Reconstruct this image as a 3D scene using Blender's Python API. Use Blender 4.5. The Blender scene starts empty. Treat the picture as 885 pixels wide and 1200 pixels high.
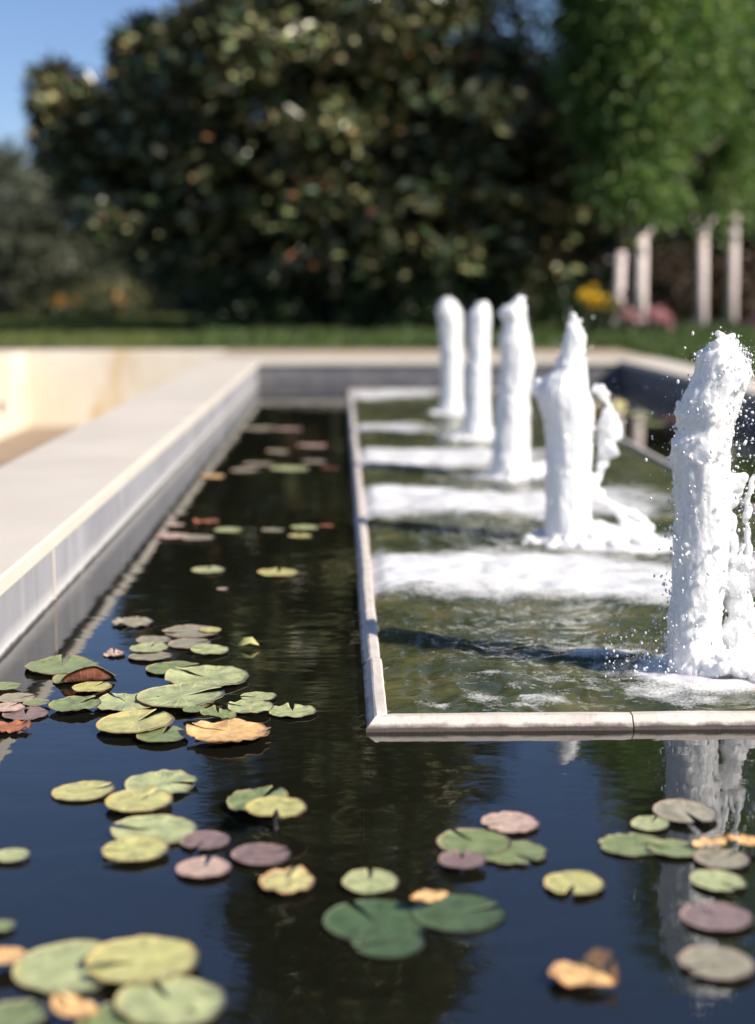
import bpy, bmesh, math, random
import numpy as np
from mathutils import Vector, Matrix

random.seed(7); RNG = np.random.default_rng(7)
scene = bpy.context.scene
COL = scene.collection
PI = math.pi

# ------------------------------------------------------------------ camera
CAM_H = 0.85
PITCH = math.radians(8.39); YAW = math.radians(1.37)
FPX = 1750.0
cam_d = bpy.data.cameras.new('camera'); cam = bpy.data.objects.new('camera', cam_d); COL.objects.link(cam)
cam.location = (0, 0, CAM_H)
cam.rotation_euler = (PI/2 - PITCH, 0, -YAW)
cam_d.sensor_fit = 'VERTICAL'; cam_d.sensor_height = 56.0; cam_d.sensor_width = 41.5
cam_d.lens = FPX/1200*56.0
cam_d.clip_start = 0.05; cam_d.clip_end = 2000
cam_d.dof.use_dof = True; cam_d.dof.focus_distance = 3.10; cam_d.dof.aperture_fstop = 2.5
scene.camera = cam
RCAM = np.array(cam.rotation_euler.to_matrix())

def at(px, py, z=0.0):
    """photo pixel -> point on the horizontal plane z"""
    d = RCAM @ np.array([(px-442.5)/FPX, -(py-600)/FPX, -1.0])
    t = (z-CAM_H)/d[2]
    return np.array([d[0]*t, d[1]*t, z])

# ------------------------------------------------------------------ render
scene.render.engine = 'CYCLES'
scene.cycles.use_denoising = True
scene.cycles.max_bounces = 8; scene.cycles.transparent_max_bounces = 12
scene.cycles.caustics_reflective = False; scene.cycles.caustics_refractive = False
scene.cycles.sample_clamp_indirect = 8.0
scene.view_settings.view_transform = 'Standard'; scene.view_settings.look = 'None'
scene.view_settings.gamma = 1.0; scene.view_settings.use_curve_mapping = False
scene.view_settings.exposure = 0.6

# ------------------------------------------------------------------ light
SUN_EL = math.radians(36); SUN_AZ = math.radians(120)      # clockwise from +Y
sv = Vector((math.sin(SUN_AZ)*math.cos(SUN_EL), math.cos(SUN_AZ)*math.cos(SUN_EL), math.sin(SUN_EL)))
sd = bpy.data.lights.new('sun', 'SUN'); sun = bpy.data.objects.new('sun', sd); COL.objects.link(sun)
sd.energy = 4.9; sd.angle = math.radians(0.55); sd.color = (1.0, 0.915, 0.79)
sun.rotation_euler = sv.to_track_quat('Z', 'Y').to_euler(); sun.location = (20, -10, 30)
w = bpy.data.worlds.new('World'); scene.world = w; w.use_nodes = True
nt = w.node_tree; nt.nodes.clear()
sky = nt.nodes.new('ShaderNodeTexSky'); sky.sky_type = 'NISHITA'; sky.sun_disc = False
sky.sun_elevation = SUN_EL; sky.sun_rotation = SUN_AZ; sky.air_density = 0.9; sky.dust_density = 0.25; sky.ozone_density = 2.6
bg = nt.nodes.new('ShaderNodeBackground'); bg.inputs['Strength'].default_value = 0.078
out = nt.nodes.new('ShaderNodeOutputWorld')
tint = nt.nodes.new('ShaderNodeMix'); tint.data_type = 'RGBA'; tint.blend_type = 'MULTIPLY'; tint.inputs['Factor'].default_value = 1.0
tint.inputs[7].default_value = (.88, .91, 1.06, 1); nt.links.new(sky.outputs[0], tint.inputs[6]); nt.links.new(tint.outputs[2], bg.inputs[0]); nt.links.new(bg.outputs[0], out.inputs[0])

# ------------------------------------------------------------------ numpy noise
_perm = np.random.default_rng(3).permutation(256); _perm = np.concatenate([_perm, _perm, _perm])
_g3 = np.random.default_rng(4).normal(size=(256, 3)); _g3 /= np.linalg.norm(_g3, axis=1)[:, None]
def pnoise(P):
    P = np.asarray(P, float); i = np.floor(P).astype(int); f = P-i; i &= 255
    u = f*f*f*(f*(f*6-15)+10); r = 0
    for dx in (0, 1):
        for dy in (0, 1):
            for dz in (0, 1):
                g = _g3[_perm[_perm[_perm[i[:, 0]+dx]+i[:, 1]+dy]+i[:, 2]+dz]]
                v = g[:, 0]*(f[:, 0]-dx)+g[:, 1]*(f[:, 1]-dy)+g[:, 2]*(f[:, 2]-dz)
                r = r + v*(u[:, 0] if dx else 1-u[:, 0])*(u[:, 1] if dy else 1-u[:, 1])*(u[:, 2] if dz else 1-u[:, 2])
    return r*1.5
def fbm(P, oct=3, gain=.5):
    P = np.asarray(P, float); a = 1.0; s = 0
    for k in range(oct):
        s = s + a*pnoise(P*(2.03**k)+17.3*k); a *= gain
    return s
def P3(x, y, z=0.0): return np.stack([x, y, np.zeros_like(x)+z], 1)
def sstep(a, b, x): t = np.clip((x-a)/(b-a), 0, 1); return t*t*(3-2*t)

# ------------------------------------------------------------------ materials
def mat(name, build):
    m = bpy.data.materials.new(name); m.use_nodes = True; t = m.node_tree; t.nodes.clear()
    o = t.nodes.new('ShaderNodeOutputMaterial')
    build(t, o); return m
def N(t, kind, **kw):
    n = t.nodes.new(kind)
    for k, v in kw.items():
        if k in n.inputs.keys(): n.inputs[k].default_value = v
        else: setattr(n, k, v)
    return n
def ramp(t, fac, stops, interp='LINEAR'):
    r = t.nodes.new('ShaderNodeValToRGB'); r.color_ramp.interpolation = interp
    e = r.color_ramp.elements
    while len(e) < len(stops): e.new(0.5)
    for k, (p, c) in enumerate(stops):
        e[k].position = p; e[k].color = (c[0], c[1], c[2], 1) if not isinstance(c, (int, float)) else (c, c, c, 1)
    t.links.new(fac, r.inputs[0]); return r.outputs[0]
def noise(t, vec, scale, detail=4, rough=.55, dist=0.0):
    n = N(t, 'ShaderNodeTexNoise', Scale=scale, Detail=detail, Roughness=rough, Distortion=dist)
    if vec is not None: t.links.new(vec, n.inputs['Vector'])
    return n.outputs['Fac']
def coords(t, scale=(1, 1, 1), which='Object'):
    c = t.nodes.new('ShaderNodeTexCoord'); m = N(t, 'ShaderNodeMapping'); m.inputs['Scale'].default_value = scale
    t.links.new(c.outputs[which], m.inputs['Vector']); return m.outputs[0]
def mixc(t, fac, a, b, mode='MIX'):
    m = t.nodes.new('ShaderNodeMix'); m.data_type = 'RGBA'; m.blend_type = mode
    for s, v in ((m.inputs['Factor'], fac), (m.inputs[6], a), (m.inputs[7], b)):
        if hasattr(v, 'links') or hasattr(v, 'is_linked'): t.links.new(v, s)
        elif isinstance(v, (int, float)): s.default_value = v
        else: s.default_value = (v[0], v[1], v[2], 1)
    return m.outputs[2]
def math_(t, op, a, b=0.0, c=None):
    m = t.nodes.new('ShaderNodeMath'); m.operation = op
    for k, v in enumerate((a, b) if c is None else (a, b, c)):
        if hasattr(v, 'is_linked'): t.links.new(v, m.inputs[k])
        else: m.inputs[k].default_value = v
    return m.outputs[0]
def bump(t, h, strength=.3, dist=.01):
    b = N(t, 'ShaderNodeBump', Strength=strength, Distance=dist); t.links.new(h, b.inputs['Height']); return b.outputs[0]
def principled(t, o, col, rough=.6, spec=.5, nrm=None, **kw):
    p = t.nodes.new('ShaderNodeBsdfPrincipled')
    if hasattr(col, 'is_linked'): t.links.new(col, p.inputs['Base Color'])
    else: p.inputs['Base Color'].default_value = (*col, 1)
    if hasattr(rough, 'is_linked'): t.links.new(rough, p.inputs['Roughness'])
    else: p.inputs['Roughness'].default_value = rough
    p.inputs['Specular IOR Level'].default_value = spec
    for k, v in kw.items(): p.inputs[k.replace('_', ' ')].default_value = v
    if nrm is not None: t.links.new(nrm, p.inputs['Normal'])
    if o is not None: t.links.new(p.outputs[0], o.inputs[0])
    return p

def stone_mat(name, base, var=.18, scale=3.0, fine=90, bstr=.25, stain=(.5, .42, .3), stain_amt=.25, rough=.75):
    def b(t, o):
        v = coords(t)
        big = noise(t, v, scale, 5); fi = noise(t, v, fine, 3, .7); mid = noise(t, v, scale*6, 4)
        lo = tuple(c*(1-var) for c in base); hi = tuple(min(1, c*(1+var*.5)) for c in base)
        c = ramp(t, big, [(.3, lo), (.7, hi)])
        sp = ramp(t, mid, [(.52, 0.0), (.75, stain_amt)])
        c = mixc(t, sp, c, tuple(base[k]*stain[k]*1.6 for k in range(3)))
        c = mixc(t, .35, c, ramp(t, fi, [(.3, .55), (.7, 1.0)]), 'MULTIPLY')
        principled(t, o, c, rough, .3, bump(t, fi, bstr, .004))
    return mat(name, b)
M = {}
M['coping'] = stone_mat('limestone_coping', (.67, .61, .53), .10, 1.6, 130, .3, (.62, .5, .4), .16)
M['paving'] = stone_mat('strip_paving', (.50, .43, .34), .14, 2.0, 110, .3)
def rim_b(t, o):
    v = coords(t); fi = noise(t, v, 160, 3, .7)
    c = ramp(t, noise(t, v, 9, 5), [(.3, (.60, .53, .47)), (.7, (.78, .71, .64))])
    c = mixc(t, ramp(t, noise(t, v, 48, 4), [(.55, 0.0), (.78, .45)]), c, (.30, .22, .18))
    c = mixc(t, .3, c, ramp(t, fi, [(.3, .55), (.7, 1.0)]), 'MULTIPLY')
    g = t.nodes.new('ShaderNodeNewGeometry'); sx = t.nodes.new('ShaderNodeSeparateXYZ'); t.links.new(g.outputs['Position'], sx.inputs[0])
    zz = math_(t, 'ADD', sx.outputs[2], math_(t, 'MULTIPLY', math_(t, 'SUBTRACT', noise(t, v, 30, 3), .5), .014))
    c = mixc(t, ramp(t, zz, [(.010, .9), (.0145, 0.0)]), c, (.07, .05, .045))
    principled(t, o, c, .6, .3, bump(t, fi, .35, .004))
M['rim'] = mat('rim_stone', rim_b)
M['edging'] = stone_mat('brick_edging', (.30, .19, .14), .2, 4, 80)

def wall_b(t, o):            # grey render with lime streaks and a tide line (all marks are on the wall itself)
    v = coords(t); vs = coords(t, (9, 9, .8)); vf = coords(t, (45, 45, 2.0))
    c = ramp(t, noise(t, v, 2.2, 5), [(.3, (.24, .24, .265)), (.7, (.34, .335, .355))])
    st = ramp(t, noise(t, vs, 1.0, 4, .6), [(.5, 0.0), (.72, .55)])
    c = mixc(t, st, c, (.48, .47, .475))
    dk = ramp(t, noise(t, vf, 1.0, 3, .7), [(.60, 0.0), (.73, .6)])
    c = mixc(t, dk, c, (.20, .19, .19))
    g = t.nodes.new('ShaderNodeNewGeometry'); sx = t.nodes.new('ShaderNodeSeparateXYZ'); t.links.new(g.outputs['Position'], sx.inputs[0])
    zz = math_(t, 'ADD', sx.outputs[2], math_(t, 'MULTIPLY', noise(t, vs, 2.0, 3), .012))
    lime = ramp(t, zz, [(.014, 0.0), (.02, .75), (.036, .35), (.06, 0.0)])
    c = mixc(t, lime, c, (.74, .72, .69))
    tide = ramp(t, math_(t, 'ADD', zz, .05), [(.035, 0.0), (.052, .85), (.06, .85), (.066, 0.0)])
    c = mixc(t, tide, c, (.07, .06, .045))
    c = mixc(t, ramp(t, math_(t, 'ADD', zz, .05), [(.03, .7), (.05, 0.0)]), c, (.22, .19, .12))
    principled(t, o, c, .7, .3, bump(t, noise(t, v, 60, 4, .7), .3, .004))
M['wall'] = mat('grey_render', wall_b)
def slate_b(t, o):
    v = coords(t); vs = coords(t, (5, 5, 16))
    c = ramp(t, noise(t, vs, 1.2, 4), [(.3, (.13, .13, .145)), (.7, (.24, .23, .235))])
    br = N(t, 'ShaderNodeTexBrick', Scale=1.0); br.inputs['Brick Width'].default_value = .2; br.inputs['Row Height'].default_value = .06
    br.inputs['Mortar Size'].default_value = .004; br.inputs['Color1'].default_value = (1, 1, 1, 1); br.inputs['Color2'].default_value = (.75, .75, .78, 1); br.inputs['Mortar'].default_value = (.5, .5, .5, 1)
    cm = t.nodes.new('ShaderNodeTexCoord'); s = t.nodes.new('ShaderNodeSeparateXYZ'); cb = t.nodes.new('ShaderNodeCombineXYZ')
    t.links.new(cm.outputs['Object'], s.inputs[0]); t.links.new(math_(t, 'ADD', s.outputs[0], s.outputs[1]), cb.inputs[0]); t.links.new(s.outputs[2], cb.inputs[1])
    t.links.new(cb.outputs[0], br.inputs['Vector'])
    c = mixc(t, 1.0, c, br.outputs['Color'], 'MULTIPLY')
    principled(t, o, c, .5, .5, bump(t, noise(t, v, 40, 4), .3, .005))
M['slate'] = mat('dark_slate_tile', slate_b)
def cream_b(t, o):
    v = coords(t); vs = coords(t, (3, 3, 1.0))
    c = ramp(t, noise(t, v, 1.2, 4), [(.3, (.62, .55, .43)), (.7, (.74, .69, .60))])
    c = mixc(t, ramp(t, noise(t, vs, .9, 4), [(.52, 0.0), (.68, .8)]), c, (.55, .37, .16))
    principled(t, o, c, .85, .2, bump(t, noise(t, v, 25, 4), .3, .006))
M['cream'] = mat('cream_plaster', cream_b)
M['basin_floor'] = stone_mat('dry_basin_floor', (.34, .26, .19), .25, 1.5, 50)
M['pool_floor'] = stone_mat('algae_floor', (.07, .07, .035), .5, 2.2, 40, .3, (.7, .8, .5), .4, .9)
M['algae_wall'] = stone_mat('algae_wall', (.58, .42, .20), .6, 7.0, 50, .4, (.5, .5, .4), .5, .9)
M['dark'] = stone_mat('dark_pipe', (.05, .045, .04), .2, 20, 80)

def pool_b(t, o):
    g = t.nodes.new('ShaderNodeTexCoord')
    v1 = coords(t, (5, 9, 1)); v2 = coords(t, (22, 34, 1)); v3 = coords(t, (1.0, 1.6, 1))
    h = math_(t, 'ADD', math_(t, 'MULTIPLY', noise(t, v1, 1.0, 2, .5, .4), 1.0), math_(t, 'MULTIPLY', noise(t, v2, 1.0, 2, .5), .16))
    amp = ramp(t, noise(t, v3, 1.0, 2), [(.35, .35), (.7, 1.0)])
    h = math_(t, 'MULTIPLY', h, amp)
    nr = bump(t, h, .16, .010)
    tr = N(t, 'ShaderNodeBsdfTransparent'); tr.inputs[0].default_value = (.66, .66, .44, 1)
    df = N(t, 'ShaderNodeBsdfDiffuse'); df.inputs[0].default_value = (.028, .029, .018, 1)
    m0 = N(t, 'ShaderNodeMixShader'); m0.inputs[0].default_value = .28
    t.links.new(tr.outputs[0], m0.inputs[1]); t.links.new(df.outputs[0], m0.inputs[2])
    gl = N(t, 'ShaderNodeBsdfGlossy'); gl.inputs['Roughness'].default_value = .015; gl.inputs[0].default_value = (1, 1, 1, 1)
    t.links.new(nr, gl.inputs['Normal'])
    fr = N(t, 'ShaderNodeFresnel', IOR=2.0); t.links.new(nr, fr.inputs['Normal'])
    mx = t.nodes.new('ShaderNodeMixShader'); t.links.new(fr.outputs[0], mx.inputs[0])
    t.links.new(m0.outputs[0], mx.inputs[1]); t.links.new(gl.outputs[0], mx.inputs[2])
    t.links.new(mx.outputs[0], o.inputs[0])
M['pool_water'] = mat('still_pool_water', pool_b)

def fwater_b(t, o):
    v = coords(t); at_ = N(t, 'ShaderNodeAttribute', attribute_name='foam'); f = at_.outputs['Fac']
    big = noise(t, v, 5, 4); fi = noise(t, v, 70, 3, .7)
    vo = N(t, 'ShaderNodeTexVoronoi', Scale=150.0); t.links.new(v, vo.inputs['Vector'])
    c = ramp(t, big, [(.3, (.030, .042, .022)), (.5, (.065, .074, .034)), (.72, (.14, .125, .05))])
    m = math_(t, 'ADD', f, math_(t, 'MULTIPLY', math_(t, 'SUBTRACT', noise(t, v, 13, 6, .7), .5), 1.5))
    m = math_(t, 'ADD', m, math_(t, 'MULTIPLY', math_(t, 'SUBTRACT', vo.outputs['Distance'], .4), .38))
    m = ramp(t, m, [(.25, 0.0), (.5, .4), (.98, 1.0)])
    c = mixc(t, m, c, ramp(t, noise(t, v, 9, 5, .65), [(.3, (.62, .62, .64)), (.65, (.80, .80, .80))]))
    hh = math_(t, 'ADD', noise(t, v, 16, 2, .5, .6), math_(t, 'MULTIPLY', noise(t, v, 48, 2, .5), .25))
    nr = bump(t, math_(t, 'MULTIPLY', hh, math_(t, 'SUBTRACT', 1.0, math_(t, 'MULTIPLY', m, .75))), .45, .014)
    rg = ramp(t, m, [(0.0, .03), (1.0, .5)])
    p = principled(t, o, c, rg, .5, nr, IOR=1.33, Subsurface_Weight=.8, Subsurface_Scale=.12)
    p.inputs['Subsurface Radius'].default_value = (.8, 1, .5)
M['fountain_water'] = mat('churned_water', fwater_b)

def froth_b(t, o):
    v = coords(t, (1, 1, .6)); vs = coords(t, (1, 1, .28)); n1 = noise(t, v, 120, 4, .75); n2 = noise(t, v, 380, 2, .7); ns = noise(t, vs, 62, 4, .7)
    h = math_(t, 'ADD', math_(t, 'ADD', n1, math_(t, 'MULTIPLY', n2, .5)), ns)
    c = ramp(t, ns, [(.30, (.74, .75, .77)), (.46, (.92, .92, .93)), (.62, (.97, .97, .96))])
    nr = bump(t, h, .45, .005)
    p = principled(t, None, c, .22, .5, nr, Subsurface_Weight=.85, Subsurface_Scale=.022)
    p.inputs['Subsurface Radius'].default_value = (1, 1, 1)
    lw_ = N(t, 'ShaderNodeLayerWeight', Blend=.5); tr = N(t, 'ShaderNodeBsdfTransparent')     # thin water at the rims lets light through
    f = math_(t, 'MULTIPLY', math_(t, 'POWER', lw_.outputs['Facing'], 2.5), ramp(t, ns, [(.35, .75), (.65, .25)]))
    mx = N(t, 'ShaderNodeMixShader'); t.links.new(math_(t, 'ADD', f, .05), mx.inputs[0])
    t.links.new(p.outputs[0], mx.inputs[1]); t.links.new(tr.outputs[0], mx.inputs[2]); t.links.new(mx.outputs[0], o.inputs[0])
M['froth'] = mat('white_froth', froth_b)
def drop_b(t, o):
    principled(t, o, (.9, .91, .93), .08, .5, None, Transmission_Weight=.12, IOR=1.33)
M['drop'] = mat('water_drops', drop_b)

def leaf_mat(name, cols, rough=.45, spec=.5, trans=.25, back=None):
    """cols: list of (position, colour) chosen at random leaf by leaf"""
    def b(t, o):
        g = t.nodes.new('ShaderNodeNewGeometry')
        c = ramp(t, g.outputs['Random Per Island'], cols)
        if back is not None: c = mixc(t, math_(t, 'MULTIPLY', g.outputs['Backfacing'], .85), c, back)
        p = principled(t, None, c, rough, spec)
        tl = N(t, 'ShaderNodeBsdfTranslucent'); t.links.new(mixc(t, .5, c, (.9, 1.0, .3), 'MULTIPLY'), tl.inputs[0])
        mx = N(t, 'ShaderNodeMixShader'); mx.inputs[0].default_value = trans
        t.links.new(p.outputs[0], mx.inputs[1]); t.links.new(tl.outputs[0], mx.inputs[2]); t.links.new(mx.outputs[0], o.inputs[0])
    return mat(name, b)
M['magnolia'] = leaf_mat('magnolia_leaf', [(0, (.03, .055, .022)), (.5, (.06, .10, .04)), (.60, (.23, .28, .12)), (.88, (.46, .43, .22)), (.965, (.24, .13, .06)), (1, (.36, .17, .09))], .28, .65, .08, (.07, .06, .028))  # the pale warm tones put sunlit highlights into the leaf colour
M['rust'] = leaf_mat('rusty_leaf', [(0, (.024, .018, .011)), (.5, (.055, .042, .02)), (.8, (.10, .07, .03)), (1, (.28, .13, .065))], .36, .4, .06, (.07, .028, .014))
M['elm'] = leaf_mat('elm_leaf', [(0, (.07, .14, .045)), (.6, (.13, .225, .07)), (1, (.33, .40, .14))], .42, .5, .5)
M['olive'] = leaf_mat('olive_leaf', [(0, (.05, .065, .042)), (.6, (.10, .115, .075)), (1, (.21, .21, .14))], .5, .4, .15)
M['far'] = leaf_mat('far_leaf', [(0, (.02, .03, .015)), (.6, (.035, .045, .02)), (1, (.08, .06, .035))], .5, .4, .15)
M['shrub'] = leaf_mat('shrub_leaf', [(0, (.02, .04, .016)), (.6, (.035, .06, .022)), (1, (.06, .085, .03))], .42, .5, .2)
M['grass'] = leaf_mat('grass_blade', [(0, (.08, .12, .03)), (.5, (.15, .19, .05)), (1, (.24, .25, .09))], .5, .3, .35)
M['cover'] = leaf_mat('cover_blade', [(0, (.05, .09, .022)), (.6, (.085, .135, .032)), (1, (.14, .18, .05))], .42, .4, .3)
M['pale_grass'] = leaf_mat('pale_blade', [(0, (.14, .14, .075)), (1, (.30, .28, .16))], .6, .3, .3)
M['f_yellow'] = leaf_mat('yellow_petal', [(0, (.80, .50, .03)), (1, (.88, .66, .08))], .5, .3, .3)
M['f_orange'] = leaf_mat('orange_petal', [(0, (.70, .30, .06)), (1, (.8, .45, .12))], .5, .3, .3)
M['f_pink'] = leaf_mat('pink_petal', [(0, (.55, .24, .30)), (1, (.72, .44, .46))], .5, .3, .3)
M['f_purple'] = leaf_mat('purple_petal', [(0, (.28, .10, .22)), (1, (.42, .2, .36))], .5, .3, .3)
M['stem'] = leaf_mat('green_stem', [(0, (.05, .08, .03)), (1, (.07, .10, .035))], .6, .3, .1)
def bark_b(c0, c1):
    def b(t, o):
        vs = coords(t, (14, 14, 3)); n = noise(t, vs, 1.0, 5, .65)
        principled(t, o, ramp(t, n, [(.3, c0), (.7, c1)]), .85, .2, bump(t, n, .6, .02))
    return b
M['bark'] = mat('grey_bark', bark_b((.07, .055, .045), (.17, .145, .12)))
M['limewash'] = mat('limewash_bark', bark_b((.58, .48, .46), (.78, .69, .66)))
def lawn_b(t, o):
    v = coords(t); n = noise(t, v, .6, 5); n2 = noise(t, v, 30, 3)
    c = ramp(t, n, [(.3, (.035, .055, .014)), (.7, (.075, .09, .026))])
    c = mixc(t, ramp(t, n2, [(.45, 0.0), (.75, .5)]), c, (.08, .065, .035))
    principled(t, o, c, .9, .1, bump(t, n2, .6, .03))
M['lawn'] = mat('lawn_ground', lawn_b)

def pad_mat(name, base, edge, spots, spot_amt=.5, rough=.42):
    def b(t, o):
        tc = t.nodes.new('ShaderNodeTexCoord'); oi = t.nodes.new('ShaderNodeObjectInfo')
        off = t.nodes.new('ShaderNodeVectorMath'); off.operation = 'ADD'; t.links.new(tc.outputs['Object'], off.inputs[0])
        cb = t.nodes.new('ShaderNodeCombineXYZ'); rr = math_(t, 'MULTIPLY', oi.outputs['Random'], 37.0); t.links.new(rr, cb.inputs[0]); t.links.new(rr, cb.inputs[1])
        t.links.new(cb.outputs[0], off.inputs[1]); v = off.outputs[0]
        s = t.nodes.new('ShaderNodeSeparateXYZ'); t.links.new(tc.outputs['Object'], s.inputs[0])
        ang = math_(t, 'ARCTAN2', s.outputs[1], s.outputs[0]); ln = t.nodes.new('ShaderNodeVectorMath'); ln.operation = 'LENGTH'; t.links.new(tc.outputs['Object'], ln.inputs[0])
        rad = ln.outputs['Value']
        n = noise(t, v, 2.2, 4); nf = noise(t, v, 11, 4, .7)
        c = ramp(t, n, [(.28, tuple(k*.55 for k in base)), (.5, base), (.74, tuple(min(1, k*1.35) for k in base))])
        c = mixc(t, ramp(t, nf, [(.52, 0.0), (.72, spot_amt)]), c, spots)
        vein = math_(t, 'POWER', math_(t, 'ABSOLUTE', math_(t, 'COSINE', math_(t, 'MULTIPLY', math_(t, 'ADD', ang, math_(t, 'MULTIPLY', n, .25)), 8.5))), 22.0)
        c = mixc(t, math_(t, 'MULTIPLY', vein, .30), c, tuple(min(1, k*1.5) for k in base))
        rn = math_(t, 'ADD', rad, math_(t, 'MULTIPLY', math_(t, 'SUBTRACT', n, .5), .35))
        c = mixc(t, ramp(t, rn, [(.86, 0.0), (1.0, .85)]), c, edge)
        hole = ramp(t, noise(t, v, 17, 2), [(.70, 0.0), (.74, .8)])
        c = mixc(t, hole, c, (.07, .05, .03))
        p = principled(t, o, c, ramp(t, nf, [(.3, rough-.2), (.7, rough+.08)]), .6, bump(t, math_(t, 'ADD', nf, math_(t, 'MULTIPLY', vein, .35)), .2, .05), Coat_Weight=.25, Coat_Roughness=.18)
    return mat(name, b)
PADM = {
 'green': pad_mat('pad_green', (0.213, 0.268, 0.110), (0.366, 0.268, 0.146), (0.329, 0.354, 0.183)),
 'light': pad_mat('pad_light', (0.415, 0.451, 0.220), (0.415, 0.342, 0.171), (0.561, 0.549, 0.329)),
 'yellow': pad_mat('pad_yellow', (0.525, 0.500, 0.195), (0.512, 0.342, 0.122), (0.659, 0.610, 0.317)),
 'dull': pad_mat('pad_dull', (0.317, 0.287, 0.201), (0.342, 0.220, 0.171), (0.439, 0.390, 0.293)),
 'purple': pad_mat('pad_purple', (0.244, 0.165, 0.159), (0.317, 0.207, 0.171), (0.329, 0.256, 0.220)),
 'dark': pad_mat('pad_dark', (0.075, 0.125, 0.055), (0.08, 0.11, 0.05), (0.10, 0.145, 0.07)),
 'orange': pad_mat('pad_orange', (0.805, 0.488, 0.207), (0.488, 0.195, 0.073), (0.850, 0.659, 0.366)),
 'rust': pad_mat('pad_rust', (0.366, 0.134, 0.067), (0.183, 0.073, 0.049), (0.439, 0.244, 0.134)),
 'pink': pad_mat('pad_pink', (0.537, 0.378, 0.305), (0.488, 0.244, 0.195), (0.610, 0.512, 0.415)),
 'bicolor': pad_mat('pad_bicolor', (0.512, 0.476, 0.207), (0.634, 0.268, 0.146), (0.610, 0.366, 0.171), .8),
}
def stalk_b(t, o): principled(t, o, (.50, .29, .23), .4, .5)
M['stalk'] = mat('lily_stalk', stalk_b)
M['pad_under'] = pad_mat('pad_underside', (.24, .085, .055), (.14, .06, .04), (.30, .14, .09))

# ------------------------------------------------------------------ mesh helpers
def link(name, me, m=None, parent=None, smooth=False):
    o = bpy.data.objects.new(name, me); COL.objects.link(o)
    if m is not None: me.materials.append(m)
    if smooth: me.polygons.foreach_set('use_smooth', np.ones(len(me.polygons), bool))
    if parent is not None: o.parent = parent
    return o
def np_mesh(name, V, F):
    """V (n,3); F (m,k) all faces of k corners"""
    me = bpy.data.meshes.new(name); V = np.asarray(V, np.float32); F = np.asarray(F, np.int32)
    me.vertices.add(len(V)); me.vertices.foreach_set('co', V.ravel())
    k = F.shape[1]; me.loops.add(F.size); me.loops.foreach_set('vertex_index', F.ravel())
    me.polygons.add(len(F)); me.polygons.foreach_set('loop_start', np.arange(0, F.size, k, dtype=np.int32))
    try: me.polygons.foreach_set('loop_total', np.full(len(F), k, np.int32))
    except Exception: pass
    me.update(calc_edges=True); return me
def bm_obj(name, bm, m, parent=None, smooth=False):
    bmesh.ops.recalc_face_normals(bm, faces=bm.faces)
    me = bpy.data.meshes.new(name); bm.to_mesh(me); bm.free(); return link(name, me, m, parent, smooth)
def box(bm, x0, x1, y0, y1, z0, z1, bevel=0.0):
    r = bmesh.ops.create_cube(bm, size=1.0, matrix=Matrix.Translation(((x0+x1)/2, (y0+y1)/2, (z0+z1)/2)) @ Matrix.Diagonal((x1-x0, y1-y0, z1-z0, 1)))
    if bevel > 0:
        es = list({e for v in r['verts'] for e in v.link_edges})
        bmesh.ops.bevel(bm, geom=es, offset=bevel, segments=3, affect='EDGES', profile=.5)
def tube(bm, pts, radii, seg=8, cap=True):
    pts = [Vector(p) for p in pts]; rings = []
    for k, p in enumerate(pts):
        d = (pts[min(k+1, len(pts)-1)]-pts[max(k-1, 0)]).normalized()
        a = d.orthogonal().normalized() if k == 0 else (a-d*a.dot(d)).normalized()
        b = d.cross(a)
        rings.append([bm.verts.new(p+(a*math.cos(q)+b*math.sin(q))*radii[k]) for q in [2*PI*j/seg for j in range(seg)]])
    for r0, r1 in zip(rings, rings[1:]):
        for j in range(seg): bm.faces.new((r0[j], r0[(j+1) % seg], r1[(j+1) % seg], r1[j]))
    if cap: bm.faces.new(rings[0][::-1]); bm.faces.new(rings[-1])
def tag(o, label, cat, group=None):
    o['label'] = label; o['category'] = cat
    if group: o['group'] = group
    return o
def thing(name, label, cat, loc=(0, 0, 0), group=None):
    o = bpy.data.objects.new(name, None); COL.objects.link(o); o.location = loc; o.empty_display_size = .1
    return tag(o, label, cat, group)
def struct(o, kind='structure'): o['kind'] = kind; return o

# ------------------------------------------------------------------ dimensions
XL, XR = -0.80, 2.67          # pool faces
YB, YF = 14.2, -1.6           # back face, near face
XO = -1.27                    # outer edge of the left coping
ZC0, ZC = .160, .207          # coping underside / top
YE = 16.65                    # lawn edge
BX0, BX1, BY0, BY1 = .045, 1.62, 2.82, 12.75     # fountain basin, outside of rim
SX = -3.45                    # dry basin side wall
GZ = .185

# ------------------------------------------------------------------ ground
def sheet(name, rects, z, m, cell=None):
    bm = bmesh.new()
    for (x0, x1, y0, y1) in rects:
        bm.faces.new([bm.verts.new(p) for p in ((x0, y0, z), (x1, y0, z), (x1, y1, z), (x0, y1, z))])
    return bm_obj(name, bm, m)
struct(sheet('lawn', [(-900, 900, YE+.10, 1500), (-900, SX-.40, -300, YE+.10), (XR+.45, 900, -300, YE+.10), (SX-.40, XR+.45, -300, YF-.46)], GZ, M['lawn']))
struct(sheet('pool_floor', [(XL, XR, YF, YB)], -.55, M['pool_floor']))
struct(sheet('dry_basin_floor', [(SX, XO+.03, YF, YE)], -.62, M['basin_floor']))
struct(sheet('paved_strip', [(XO, XR+.45, YB+.46, YE)], ZC-.004, M['paving']))
bm = bmesh.new(); box(bm, SX-.40, XR+.45, YE+.002, YE+.10, .05, .222, .008)
tag(bm_obj('lawn_edging', bm, M['edging']), 'low reddish brown edging along the front of the lawn', 'edging')
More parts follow.
